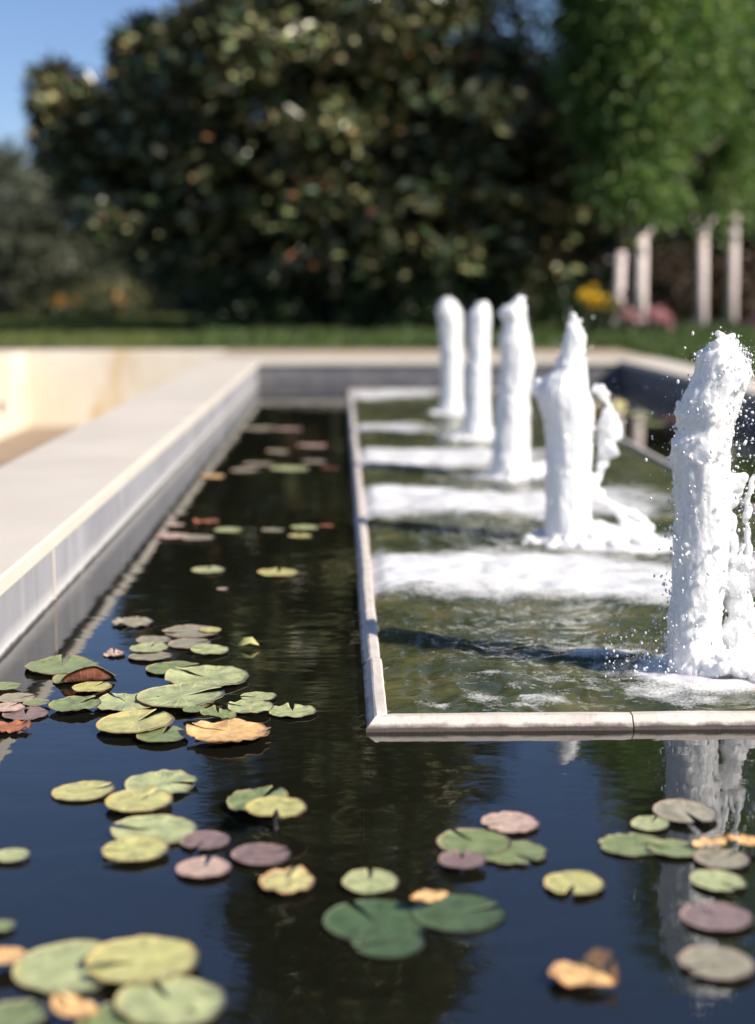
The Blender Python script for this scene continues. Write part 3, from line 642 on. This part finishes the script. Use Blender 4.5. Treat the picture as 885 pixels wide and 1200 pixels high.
PADS = [
 # px, py, width px, hue, notch dir (deg), label, options
 (73, 780, 87, 'green', 95, 'olive green lily pad with debris in its notch, touching the mirrored wall', dict(z=.006, ripple=.06)),
 (99, 795, 76, 'green', 250, 'lily pad with its near edge curled up showing a dark red underside', dict(z=.004, fold=(-1.2, .45, 1.25), ripple=.05)),
 (108, 805, 47, 'yellow', 60, 'small yellow green lily pad in front of the curled red pad', dict(z=.009)),
 (88, 825, 62, 'green', 40, 'green lily pad with a raised right lobe, left end of the sharp cluster', dict(z=.012, ripple=.12)),
 (149, 823, 78, 'light', 130, 'green pad with white specks and peaked edge, beside the raised lobe pad', dict(z=.009, ripple=.10)),
 (159, 846, 98, 'yellow', 60, 'yellow green lily pad at the front left of the sharp cluster', dict(z=.012)),
 (190, 861, 64, 'green', 80, 'dull green lily pad left of the glowing orange one', dict(z=.008)),
 (268, 857, 104, 'orange', 165, 'big orange yellow lily pad with browned edges at the cluster front', dict(z=.012, ripple=.10, tears=1)),
 (343, 833, 56, 'light', 95, 'pale green heart shaped pad alone at the right end of the cluster', dict(z=.005, ripple=.10)),
 (243, 793, 101, 'light', 150, 'broad pale green pad with a pointed notch at the top of the cluster', dict(z=.008, ripple=.08)),
 (203, 783, 66, 'green', 20, 'darker green pad tucked behind the broad pale one', dict(z=.004)),
 (212, 815, 106, 'light', 20, 'wide pale green pad in the middle of the sharp cluster', dict(z=.014)),
 (223, 823, 60, 'yellow', 330, 'yellow tinged pad overlapped by the wide middle pad', dict(z=.009)),
 (294, 828, 56, 'light', 170, 'pale pad with a brown lower edge just left of the heart shaped one', dict(z=.011, ripple=.08)),
 (303, 816, 44, 'light', 190, 'slim pale pad behind the brown edged one', dict(z=.005)),
 (256, 836, 42, 'green', 100, 'small dark green tilted pad above the orange one', dict(z=.014, ripple=.14, tilt=.18)),
 (227, 831, 28, 'green', 80, 'tiny round green pad in the middle of the cluster', dict(z=.015)),
 (224, 740, 68, 'dull', 200, 'greyish pad with a yellow right end, farthest of the upper group', dict(z=.006)),
 (247, 738, 26, 'yellow', 200, 'bright yellow end piece resting on the greyish upper pad', dict(z=.009)),
 (156, 729, 50, 'dull', 240, 'brownish withered pad nearest the wall reflection in the upper group', dict(z=.005, ripple=.15, tears=1)),
 (175, 759, 50, 'light', 80, 'whitish pad in the upper group', dict(z=.008)),
 (222, 754, 51, 'dull', 20, 'greyish green flat pad in the upper group', dict(z=.004)),
 (246, 761, 46, 'light', 170, 'pale pad at the lower right of the upper group', dict(z=.007)),
 (176, 769, 52, 'dull', 10, 'dull mottled pad at the lower left of the upper group', dict(z=.004)),
 (180, 750, 42, 'dull', 10, 'dull brownish pad behind the whitish upper pad', dict(z=.003)),
 (134, 766, 28, 'pink', 100, 'shrivelled pinkish scrap of leaf left of the upper group', dict(z=.004, ripple=.25, tears=1)),
 (6, 804, 38, 'green', 0, 'green pad cut by the left edge, topmost of the edge group', dict(z=.008)),
 (19, 818, 46, 'dull', 30, 'olive brown pad in the group at the left edge', dict(z=.006)),
 (43, 823, 32, 'green', 0, 'small green pad at the right of the left edge group', dict(z=.009)),
 (8, 829, 42, 'pink', 60, 'pinkish brown pad in the group at the left edge', dict(z=.007)),
 (30, 837, 52, 'purple', 100, 'wet purple pad with thin pale rim at the left edge', dict(z=.003, cup=.05)),
 (14, 851, 46, 'rust', 40, 'rusty crumpled pad lowest of the left edge group', dict(z=.008, ripple=.22, tears=1)),
 (98, 927, 76, 'yellow', 30, 'yellow green pad leftmost of the three above the still water', dict(z=.004)),
 (189, 918, 88, 'light', 350, 'grey green pad at the back of the trio on open water', dict(z=.006, ripple=.08)),
 (163, 938, 85, 'yellow', 60, 'yellow pad at the front of the trio on open water', dict(z=.010)),
 (181, 973, 106, 'light', 170, 'long green pad with a pink left tip below the trio', dict(z=.005)),
 (159, 995, 82, 'yellow', 190, 'bright yellow green pad in front of the long green one', dict(z=.009)),
 (240, 985, 63, 'purple', 250, 'upper of two purple pads beside the bright yellow green one', dict(z=.004)),
 (239, 1017, 66, 'pink', 85, 'lower pinkish pad with a notch facing away beside open water', dict(z=.006)),
 (306, 1001, 72, 'purple', 20, 'larger purple pad with a green rim beneath the heart pad', dict(z=.005)),
 (337, 1032, 73, 'bicolor', 80, 'yellow pad with red tips and a raised lobe', dict(z=.010, ripple=.14)),
 (324, 946, 78, 'yellow', 270, 'bright heart shaped pad held above the water on its stalk', dict(z=.035, stalk=1)),
 (303, 937, 82, 'green', 60, 'green pad behind the raised heart shaped one', dict(z=.012, ripple=.10)),
 (434, 1033, 71, 'light', 90, 'oval pale pad alone in dark water left of centre', dict(z=.006)),
 (14, 1002, 44, 'light', 0, 'pale pad cut by the left edge at mid height of the foreground', dict(z=.006)),
 (440, 1080, 128, 'dark', 120, 'large dark green half sunken pad, left one of the pair', dict(z=.0025, ripple=.015)),
 (538, 1070, 116, 'dark', 20, 'large dark green half sunken pad, right one of the pair', dict(z=.0025, ripple=.015)),
 (455, 1104, 90, 'dark', 200, 'dark green pad lying lowest in the half sunken group', dict(z=.0025, ripple=.015)),
 (504, 1050, 50, 'orange', 20, 'narrow orange leaf resting on the big dark green pads', dict(z=.022, squash=.5, ripple=.15)),
 (556, 987, 96, 'green', 120, 'blurred green pad, left one behind the purple pad', dict(z=.003, ripple=.02)),
 (601, 999, 84, 'green', 300, 'blurred green pad, right one behind the purple pad', dict(z=.003, ripple=.02, tears=1)),
 (542, 1007, 58, 'purple', 90, 'purple pad overlapping the blurred green pads', dict(z=.012)),
 (598, 964, 72, 'pink', 200, 'pinkish pad behind the blurred green pads', dict(z=.006, tears=1)),
 (673, 1035, 77, 'yellow', 250, 'oval yellow green pad alone on blue water right of centre', dict(z=.006)),
 (803, 951, 84, 'dull', 280, 'pad with a purple edge lying over the reflected jet', dict(z=.008)),
 (762, 965, 50, 'light', 60, 'small pale pad left of the purple edged one', dict(z=.005)),
 (742, 990, 86, 'green', 10, 'blurred green pad left of the two orange leaves', dict(z=.003, ripple=.02, tears=1)),
 (790, 994, 62, 'green', 160, 'blurred green pad touching the lower orange leaf', dict(z=.006)),
 (832, 986, 50, 'orange', 20, 'left one of two orange leaves at the right edge', dict(z=.014, squash=.6, ripple=.2)),
 (874, 985, 44, 'orange', 150, 'right one of two orange leaves at the right edge', dict(z=.014, squash=.6, ripple=.2)),
 (846, 1006, 68, 'dull', 40, 'brownish pad just below the two orange leaves', dict(z=.006)),
 (842, 1032, 70, 'light', 300, 'pale green pad stacked between brownish and purple pads at right', dict(z=.006)),
 (840, 1074, 86, 'purple', 120, 'wide purple pad near the right edge', dict(z=.006)),
 (841, 1128, 94, 'dull', 200, 'large grey brown pad lowest at the right edge', dict(z=.006)),
 (686, 1140, 90, 'orange', 100, 'glowing orange curled pad alone at the bottom right', dict(z=.012, ripple=.16, fold=(.5, .45, 1.2), squash=.8)),
 (82, 1133, 138, 'light', 20, 'big pale pad at bottom left, under its neighbour', dict(z=.004)),
 (167, 1125, 140, 'yellow', 200, 'big yellow green pad overlapping the pale one at bottom left', dict(z=.012)),
 (200, 1173, 142, 'light', 120, 'big pale pad with a bright right end at the bottom edge', dict(z=.008)),
 (6, 1120, 52, 'orange', 0, 'orange pad cut by the left edge', dict(z=.016)),
 (88, 1180, 72, 'orange', 140, 'small curled orange leaf between the big pads at the bottom', dict(z=.018, squash=.6, ripple=.2)),
 (18, 1190, 84, 'green', 60, 'blurred green pad in the bottom left corner', dict(z=.006)),
 (160, 1203, 150, 'green', 40, 'green pad cut by the bottom edge', dict(z=.004)),
 (2, 1085, 34, 'green', 0, 'small green pad at the left edge above the orange one', dict(z=.006)),
 (300, 1163, 72, 'dark', 0, 'dark green pad just under the surface right of the big pads', dict(z=-.012)),
 (326, 671, 52, 'yellow', 90, 'flat yellowish pad alone in the middle of the channel', dict(z=.004)),
 (244, 668, 40, 'light', 90, 'pale pad left of the flat yellowish one in the channel', dict(z=.004)),
 (261, 690, 14, 'pink', 0, 'tiny pink scrap afloat below the pale channel pad', dict(z=.004)),
 (268, 621, 34, 'light', 0, 'pale pad at the right end of the blurred row by the wall', dict(z=.004)),
 (242, 611, 30, 'rust', 0, 'reddish curled pad behind the blurred row by the wall', dict(z=.006, ripple=.2)),
 (203, 628, 40, 'pink', 30, 'pink pad at the left end of the blurred row by the wall', dict(z=.004)),
 (231, 630, 42, 'dull', 200, 'grey brown pad in the middle of the blurred row by the wall', dict(z=.006)),
 (205, 615, 24, 'pink', 10, 'small pink pad touching the wall reflection', dict(z=.004)),
 (320, 621, 27, 'dull', 10, 'small grey pad in mid channel left of a pale pair', dict(z=.004)),
 (357, 618, 34, 'light', 10, 'back pad of the pale pair near the basin', dict(z=.004)),
 (352, 628, 28, 'yellow', 100, 'front pad of the pale pair near the basin', dict(z=.004)),
 (383, 616, 18, 'rust', 10, 'small rust coloured pad against the basin side', dict(z=.004)),
 (249, 558, 30, 'orange', 10, 'orange red pad by the wall in the distant channel', dict(z=.004)),
 (287, 551, 34, 'dull', 10, 'greyish pad between the orange red one and the distant row', dict(z=.004)),
 (303, 544, 38, 'dull', 40, 'grey brown pad at the left of the distant row', dict(z=.004)),
 (340, 549, 46, 'light', 10, 'long pale pad in the middle of the distant row', dict(z=.004)),
 (368, 541, 30, 'dull', 90, 'grey brown pad at the back of the distant row', dict(z=.004)),
 (390, 548, 26, 'rust', 10, 'reddish pad at the right end of the distant row', dict(z=.004)),
 (366, 522, 36, 'pink', 10, 'pinkish pad beyond the distant row', dict(z=.004)),
 (326, 529, 28, 'dull', 10, 'faint grey brown pad in the far channel', dict(z=.004)),
 (305, 502, 44, 'dull', 10, 'dull pad in the far channel near the end wall', dict(z=.004)),
 (338, 503, 34, 'pink', 10, 'pink pad in the far channel near the end wall', dict(z=.004)),
 (748, 486, 40, 'light', 10, 'pale pad in the right hand channel under the shaded wall', dict(z=.004)),
 (762, 497, 36, 'green', 10, 'green pad in the right hand channel', dict(z=.004)),
 (787, 490, 26, 'rust', 10, 'red pad in the right hand channel', dict(z=.004)),
 (728, 475, 16, 'yellow', 10, 'bright yellow leaf afloat in the right hand channel', dict(z=.012, ripple=.5, tilt=.6)),
]
PAD_OBJS = []
for n, (px, py, wd, hue, nd, label, op) in enumerate(PADS):
    rng = np.random.default_rng(500+n); p = at(px, py, op.get('z', .004)); r = wd/2*p[1]/FPX*1.0
    me, mi = pad_mesh(rng, rng.uniform(.22, .42), op.get('ripple', .045), op.get('cup', .02), op.get('fold'), op.get('tears', 0))
    o = link('lily_pad', me, PADM[hue], None, True); me.materials.append(M['pad_under']); me.polygons.foreach_set('material_index', mi)
    o.location = p; o.scale = (r, r*op.get('squash', 1.0)*rng.uniform(.92, 1.05), r)
    if 'fold' in op: o.rotation_euler = (0, 0, 0)
    else: o.rotation_euler = (rng.normal(0, .012)+op.get('tilt', 0), rng.normal(0, .012), math.radians(nd))
    tag(o, label, 'lily pad', 'water lily pads'); PAD_OBJS.append(o)
    if op.get('stalk'):
        bm = bmesh.new(); tube(bm, [(0, 0, -.15), (.03, -.02, -1.0), (.2, .15, -6.0)], [.055, .055, .06], 8)
        bm_obj('stalk', bm, M['stalk'], o, True)
# yellow fallen leaf
p = at(290, 757, .006)
bm = bmesh.new(); vs = [bm.verts.new(q) for q in ((-.026, 0, .002), (-.008, .012, .018), (.012, .010, .020), (.028, -.004, .004), (.008, -.012, .012), (-.010, -.010, .004))]
ctr = bm.verts.new((0, 0, .004))
for j in range(6): bm.faces.new((vs[j], vs[(j+1) % 6], ctr))
o = bm_obj('fallen_leaf', bm, PADM['yellow'], None, True); o.location = p; md = o.modifiers.new('s', 'SOLIDIFY'); md.thickness = .0015
tag(o, 'small curled yellow leaf afloat right of the upper pads', 'fallen leaf')
# stems seen under the surface
STEMS = [([(215, 940), (150, 965), (80, 990), (0, 1040)], 33), ([(260, 965), (190, 990), (110, 1010), (30, 1045)], 35),
         ([(20, 1055), (70, 1068), (130, 1090), (170, 1115)], 67), ([(165, 870), (120, 893), (90, 905)], 5), ([(18, 858), (50, 859), (90, 860)], 31)]
bpy.context.view_layer.update()
for pts, k in STEMS:
    bm = bmesh.new(); tube(bm, [at(x, y, -.006-.006*i) for i, (x, y) in enumerate(pts)], [.0035]*len(pts), 6)
    o = bm_obj('stem', bm, M['stalk'], PAD_OBJS[k], True); o.matrix_parent_inverse = PAD_OBJS[k].matrix_world.inverted()

# ------------------------------------------------------------------ foliage
def leaves(C, size, asp, up=.4, rng=RNG, out_dir=None, droop=0.0):
    """one folded diamond leaf per row of C"""
    n = len(C); d = rng.normal(size=(n, 3)); d[:, 2] = d[:, 2]*.6-droop
    if out_dir is not None: d += out_dir*1.1
    d /= np.linalg.norm(d, axis=1)[:, None]+1e-9
    nr = rng.normal(size=(n, 3))*(1-up)+np.array([0, 0, up*1.6]); sd_ = np.cross(d, nr); sd_ /= np.linalg.norm(sd_, axis=1)[:, None]+1e-9
    nn = np.cross(sd_, d); L = size*rng.uniform(.65, 1.25, n)[:, None]; Wd = L*asp*rng.uniform(.8, 1.2, n)[:, None]
    a = C; b = C+d*L*.5+sd_*Wd*.5+nn*Wd*.16; c = C+d*L-nn*L*.06; e_ = C+d*L*.5-sd_*Wd*.5+nn*Wd*.16
    V = np.stack([a, b, c, e_], 1).reshape(-1, 3); i = np.arange(n)*4
    F = np.concatenate([np.stack([i, i+1, i+2], 1), np.stack([i, i+2, i+3], 1)])
    return V, F
def crown_pts(rng, nclump, per, prof, cx, cy, cs, shell=.55, ragged=.25, zflat=.6):
    zs = np.array([p[0] for p in prof]); rs = np.array([p[1] for p in prof])
    zz = rng.uniform(zs[0], zs[-1], nclump*4); keep = rng.random(nclump*4) < (np.interp(zz, zs, rs)/rs.max())
    zz = zz[keep][:nclump]; m = len(zz); th = rng.uniform(0, 2*PI, m)
    R = np.interp(zz, zs, rs)*(1+ragged*pnoise(np.stack([np.cos(th)*1.5, np.sin(th)*1.5, zz*.6+cx], 1))*1.5)
    rad = R*np.where(rng.random(m) < shell, rng.uniform(.72, 1.02, m), np.sqrt(rng.random(m))*.8)
    C = np.stack([cx+np.cos(th)*rad, cy+np.sin(th)*rad, zz], 1)
    sz = cs*rng.uniform(.6, 1.3, m); k = rng.poisson(per, m)
    i = np.repeat(np.arange(m), k); g = rng.normal(size=(len(i), 3)); g[:, 2] *= zflat
    P = C[i]+g*sz[i][:, None]*.55
    od = P-np.array([cx, cy, 0]); od[:, 2] = 0; od /= np.linalg.norm(od, axis=1)[:, None]+1e-6
    return P, od, C
def trunk_mesh(name, base, h, r0, r1, m, parent, limbs=6, spread=2.0, z_l=(.35, .9), lean=0.0, seed=0, seg=12):
    rg = random.Random(seed); bm = bmesh.new(); pts = []; rad = []
    for k in range(9):
        f = k/8; pts.append((lean*f*h+rg.uniform(-.02, .02)*h*.3*f, rg.uniform(-.02, .02)*h*.3*f, f*h)); rad.append(r0*(1-f)+r1*f+(r0*.35 if k == 0 else 0))
    tube(bm, pts, rad, seg)
    for k in range(limbs):
        f = z_l[0]+(z_l[1]-z_l[0])*k/max(1, limbs-1); a = rg.uniform(0, 2*PI); p = Vector(pts[min(8, int(f*8))]); L = spread*rg.uniform(.7, 1.1)*(1.2-f*.6)
        rr = r0*(1-f)*.5+.012
        q = [p, p+Vector((math.cos(a)*L*.4, math.sin(a)*L*.4, L*.25)), p+Vector((math.cos(a)*L*.75, math.sin(a)*L*.75, L*.55)), p+Vector((math.cos(a+.3)*L, math.sin(a+.3)*L, L*.7))]
        tube(bm, q, [rr, rr*.7, rr*.45, rr*.15], 7)
    return bm_obj(name, bm, m, parent, True)
def tree(name, label, cat, x, y, prof, nclump, per, cs, size, asp, m, trunk_h, r0, group=None, seed=1, up=.4, droop=0.0, limbs=6, spread=2.0, shell=.55, ragged=.25, tm=None, extra=None, zflat=.6):
    rng = np.random.default_rng(seed); t = thing(name, label, cat, (x, y, GZ), group)
    P, od, C = crown_pts(rng, nclump, per, prof, 0, 0, cs, shell, ragged, zflat)
    if extra is not None:
        for (ex, ey, ez, er, en) in extra:
            g = rng.normal(size=(en, 3)); g /= np.linalg.norm(g, axis=1)[:, None]; g *= (rng.random(en)**.4)[:, None]*er
            P = np.concatenate([P, g+np.array([ex, ey, ez])]); od = np.concatenate([od, g/er])
    V, F = leaves(P, size, asp, up, rng, od, droop)
    link('crown', np_mesh('crown', V, F), m, t)
    trunk_mesh('trunk', None, trunk_h, r0, r0*.25, tm or M['bark'], t, limbs, spread, seed=seed)
    return t
# big magnolia
mx, my = .05, 25.5
tree('magnolia_tree', 'huge dark glossy leaved magnolia filling the middle of the background', 'tree', mx, my,
     [(.7, 2.6), (1.6, 3.9), (3.0, 4.2), (4.4, 3.4), (5.4, 2.45), (7.0, 2.05), (9, 2.0), (12, 1.8), (14, 1.4), (16, .7), (17, .15)], 860, 62, .40, .265, .45, M['magnolia'], 14, .20,
     seed=11, up=.35, limbs=14, spread=2.6, shell=.66, ragged=.26, extra=[(-4.2, -.6, 3.2, .85, 1500), (-4.7, 0, 3.9, .5, 500), (-3.2, -.4, 4.5, .55, 600), (-3.6, .2, 2.6, 1.2, 2600), (-2.8, .3, 4.0, 1.1, 2200), (-2.6, -1.8, 3.2, 1.0, 900), (-2.0, -2.4, 4.2, .8, 700), (0, 0, 2.5, 2.6, 9000), (0, 0, 5, 2.0, 6000), (0, 0, 8, 1.5, 3500), (0, 0, 11, 1.3, 2500)])
tree('copper_tree', 'dark rusty leaved tree crowding the right side of the magnolia', 'tree', 2.4, 26.4,
     [(.8, 1.4), (2.0, 1.9), (3.6, 1.8), (4.3, 1.0), (4.9, .15)], 420, 66, .42, .18, .45, M['rust'], 7, .14, seed=12, up=.3, limbs=8, spread=1.6)
# whitewashed row on the right
ROW = [(721, 22.0, 296, .080, 2.35, 'slender whitewashed tree, farthest left and shortest trunk of the row', 0),
       (748, 22.6, 276, .100, 2.2, 'whitewashed tree with a forked top beside the pink flowers', 1),
       (820, 24.9, 268, .095, 2.2, 'whitewashed tree with a split crotch, left of the right edge pair', 2),
       (855, 26.4, 251, .098, 2.3, 'whitewashed tree with the tallest pale trunk, near the right edge', 3),
       ]
for (px, D, top, r, cb_, label, k) in ROW:
    x = (px-400)/FPX*D; ht = CAM_H-(top-342)/FPX*D-GZ; t = thing('whitewashed_tree', label, 'tree', (x, D, GZ), 'whitewashed trees in a row')
    rg = random.Random(k+70); bm = bmesh.new(); lean = rg.uniform(-.03, .05)
    tube(bm, [(0, 0, -.05), (lean*.3, 0, ht*.4), (lean, 0, ht)], [r*1.12, r, r*.95], 16)
    if k in (1, 2):
        for sg in (-1, 1): tube(bm, [(lean+sg*.03, 0, ht-.12), (lean+sg*.10, 0, ht+.04), (lean+sg*.17, 0, ht+.20)], [r*.75, r*.66, r*.55], 12)
    bm_obj('painted_trunk', bm, M['limewash'], t, True)
    bm = bmesh.new(); top_ = Vector((lean, 0, ht))
    tube(bm, [top_+Vector((0, 0, -.004)), top_+Vector((.02, 0, 1.5)), top_+Vector((-.1, .1, 4.5)), top_+Vector((0, 0, 7))], [r*.93, r*.7, r*.4, r*.1], 12)
    nf = 3 if k in (1, 2) else 0
    for j in range(nf+6):
        a = (0, PI, 2.0)[j] if j < nf else rg.uniform(0, 2*PI); z = -.02 if j < nf else rg.uniform(.3, 4.5); L = 1.2 if j < nf else rg.uniform(1.0, 1.9); p = top_+Vector((0, 0, z)); rr = r*.6 if j < nf else r*.3
        tube(bm, [p+Vector((0, 0, -.05)), p+Vector((math.cos(a)*L*.14, math.sin(a)*L*.14, L*.2)), p+Vector((math.cos(a)*L*.5, math.sin(a)*L*.5, L*.8)), p+Vector((math.cos(a)*L, math.sin(a)*L, L*1.2))], [rr, rr*.85, rr*.5, rr*.15], 8)
    bm_obj('limbs', bm, M['bark'], t, True)
    rng = np.random.default_rng(200+k); H = (5.6, 6.8, 11.2, 11.6)[k]; q_ = (.5, .7, .85, 1.0)[k]
    P, od, C = crown_pts(rng, 330, 58, [(cb_-.45, .35), (cb_+.3, .6*q_), (cb_+1.1, 1.15*q_), (4.4, 1.65*q_), (5.6, 1.3*q_), (H-1.2, .8*q_), (H, .1)], lean, 0, .36, .66, .3, .9)
    V, F = leaves(P, .145, .5, .25, rng, od, .5); link('crown', np_mesh('crown', V, F), M['elm'], t)
# grey-green trees far left and dark trees behind
for k, (px, D, hgt, rad, label) in enumerate([(6, 40, 4.5, 2.3, 'grey green olive like tree at the left edge'), (66, 37, 3.3, 1.7, 'lower grey green tree between the left edge tree and the magnolia')]):
    tree('olive_tree', label, 'tree', (px-400)/FPX*D, D, [(.5, rad*.7), (1.4, rad), (hgt*.65, rad*.9), (hgt*.9, rad*.5), (hgt, .1)], 190, 60, .42, .19, .34, M['olive'], hgt*.8, .12, 'grey green trees at the far left', 30+k, .3, .2, 6, 1.2)
BG = [(-190, 46, 5.0, 3.2, 'dark tree far beyond the lawn, off the left edge'), (-40, 48, 5.4, 3.0, 'dark far tree showing behind the olive like trees'), (110, 50, 5.2, 3.2, 'dark far tree behind the left skirt of the magnolia'), (250, 48, 6.0, 3.5, 'dark far tree behind the middle of the magnolia'),
      (420, 46, 6.5, 3.6, 'dark far tree behind the magnolia trunk'), (560, 44, 7.0, 3.4, 'dark far tree behind the back jets'), (680, 42, 6.2, 3.0, 'dark far tree behind the yellow flowers'), (790, 40, 6.0, 3.0, 'dark far tree seen between the whitewashed trunks'), (900, 40, 7.0, 3.4, 'dark far tree behind the right edge trunks'), (1040, 42, 7.0, 3.4, 'dark far tree off the right edge')]
for k, (px, D, hgt, rad, label) in enumerate(BG):
    tree('background_tree', label, 'tree', (px-400)/FPX*D, D, [(.1, rad*.9), (1.2, rad), (hgt*.55, rad*.95), (hgt*.85, rad*.55), (hgt, .1)], 300, 62, .8, .28, .55, M['far'], hgt*.8, .2, 'dark trees beyond the lawn', 50+k, .3, 0, 5, 1.5)
SH = [(232, 30, 1.3, 1.4, 'rounded dark shrub under the left of the magnolia'), (300, 23.6, .9, 1.1, 'low dark shrub left of the magnolia trunk'), (470, 23.2, .95, 1.0, 'leafy green shrub left of the farthest jet'), (545, 24.0, .8, .8, 'low shrub behind the back jets'), (625, 25.4, 1.05, .9, 'loose green shrub right of the back jets'),
      (660, 26.8, 1.2, .9, 'olive green shrub left of the yellow flowers'), (790, 28.5, 1.5, 1.1, 'dark reddish shrub between the whitewashed trunks'), (885, 28.0, 1.5, 1.1, 'dark reddish shrub behind the right edge trunk'), (135, 41, 1.9, 1.9, 'dark shrub behind the pale grass clump'), (365, 27.0, 1.3, 1.4, 'dark shrub behind the magnolia trunk')]
for k, (px, D, hgt, rad, label) in enumerate(SH):
    tree('shrub', label, 'shrub', (px-400)/FPX*D, D, [(.02, rad*.75), (hgt*.4, rad), (hgt*.8, rad*.75), (hgt, .1)], 70, 55, .3, .10, .45, M['rust'] if 'reddish' in label else M['shrub'], hgt*.7, .05, 'shrubs under the trees', 80+k, .4, 0, 5, .5, .6, .2)

# flowers
def blossom_pts(rng, c, r, n):
    g = rng.normal(size=(n, 3)); g /= np.linalg.norm(g, axis=1)[:, None]; return np.asarray(c)+g*r*.35, g
def flowers(label, cat, px, D, spots, m, seed, blade=None, group=None, nb=60, fz=1.0, name='flowering_plant'):
    rng = np.random.default_rng(seed); x = (px-400)/FPX*D; t = thing(name, label, cat, (x, D, GZ), group)
    for (sx, sy, r) in spots:
        bm = bmesh.new()
        cx = (sx-px)/FPX*D; cz = CAM_H-(sy-342)/FPX*D-GZ; cy = rng.uniform(-.2, .2)
        tube(bm, [(cx*.5, cy*.5, 0), (cx*.85, cy, cz*.6), (cx, cy, cz)], [.012, .009, .006], 5); bm_obj('stem', bm, M['stem'], t, True)
        P, g = blossom_pts(rng, (cx, cy, cz), r, 40); V, F = leaves(P, r*1.1, .6, .2, rng, g*2.0)
        link('blossom', np_mesh('blossom', V, F), m, t)
    P = rng.normal(size=(nb*6, 3))*np.array([.30, .25, .16])+np.array([0, 0, .22]); P[:, 2] = np.abs(P[:, 2])*fz
    V, F = leaves(P, .2*fz**.5, .25, .2, rng, np.tile([0, 0, 1.0], (len(P), 1))); link('foliage', np_mesh('foliage', V, F), blade or M['shrub'], t)
flowers('tall plant with golden yellow blossoms left of the whitewashed trunks', 'flowers', 697, 21.6, [(683, 346, .10), (691, 352, .07), (701, 354, .10), (710, 358, .11), (695, 337, .05), (706, 364, .06)], M['f_yellow'], 301)
flowers('pink flowering plant between the two left whitewashed trunks', 'flowers', 740, 21.4, [(727, 374, .10), (735, 380, .10), (742, 370, .09), (731, 366, .07)], M['f_pink'], 302, fz=.35)
flowers('pink flowering mound right of the forked whitewashed tree', 'flowers', 768, 21.6, [(762, 368, .09), (768, 374, .10), (775, 380, .10), (783, 382, .10), (760, 378, .10), (771, 367, .09), (778, 372, .09)], M['f_pink'], 303, fz=.35)
flowers('purple flowers at the foot of the right edge trees', 'flowers', 873, 22.5, [(866, 380, .07), (874, 384, .07), (882, 379, .07), (878, 388, .06)], M['f_purple'], 304, fz=.35)
flowers('single orange bloom beside the pale grass at the left', 'flowers', 143, 35.0, [(143, 357, .22), (138, 360, .13)], M['f_orange'], 305)
flowers('pair of small orange blooms left of the pale grass', 'flowers', 83, 35.5, [(74, 353, .15), (91, 357, .16)], M['f_orange'], 306)
# pale ornamental grass
rng = np.random.default_rng(310); D = 36.5; t = thing('ornamental_grass', 'pale feathery grass clump on the left lawn', 'grass clump', ((112-400)/FPX*D, D, GZ))
n = 900; b = rng.normal(size=(n, 3))*np.array([.55, .3, 0]); od = np.concatenate([b[:, :2]*1.2, np.full((n, 1), 2.4)], 1)
V, F = leaves(b, .95, .06, .1, rng, od); link('blades', np_mesh('blades', V, F), M['pale_grass'], t)

# grass
def blades(n, xr, yr, h, wd, rng, z=GZ, lean=.5, clump=None, mask=None):
    x = rng.uniform(*xr, n); y = rng.uniform(*yr, n)
    if mask is not None: k = mask(x, y); x, y = x[k], y[k]; n = len(x)
    hh = h*rng.uniform(.5, 1.2, n)
    if clump: hh *= .65+.6*np.clip(.5+pnoise(P3(x*clump, y*clump, 2.0)), 0, 1.2)
    a = rng.uniform(0, 2*PI, n); l = lean*hh*rng.random(n); b = a+PI/2
    dx, dy = np.cos(b)*wd, np.sin(b)*wd
    V = np.stack([np.stack([x-dx, y-dy, np.full(n, z)], 1), np.stack([x+dx, y+dy, np.full(n, z)], 1),
                  np.stack([x+dx*.7+np.cos(a)*l*.4, y+dy*.7+np.sin(a)*l*.4, z+hh*.62], 1), np.stack([x+np.cos(a)*l, y+np.sin(a)*l, z+hh], 1)], 1).reshape(-1, 3)
    i = np.arange(n)*4; return V, np.concatenate([np.stack([i, i+1, i+2], 1), np.stack([i, i+2, i+3], 1)])
V, F = blades(80000, (-13, 0.2), (YE+.12, 42), .09, .008, np.random.default_rng(401)); o = link('lawn_grass', np_mesh('lawn_grass', V, F), M['grass']); struct(o, 'stuff')
V, F = blades(38000, (-2.6, 8.5), (YE+.16, 25.5), .15, .008, np.random.default_rng(402), clump=1.6, mask=lambda x, y: (x > -1.9+.8*np.sin(y*1.3)*.4))  # left end of this darker grass stands in for tree shade on the lawn
V2, F2 = blades(30000, (XR+.48, 7.5), (4.0, YE+.16), .16, .008, np.random.default_rng(403), clump=1.8)
o = link('border_grass', np_mesh('border_grass', np.concatenate([V, V2]), np.concatenate([F, F2+len(V)])), M['cover']); struct(o, 'stuff')
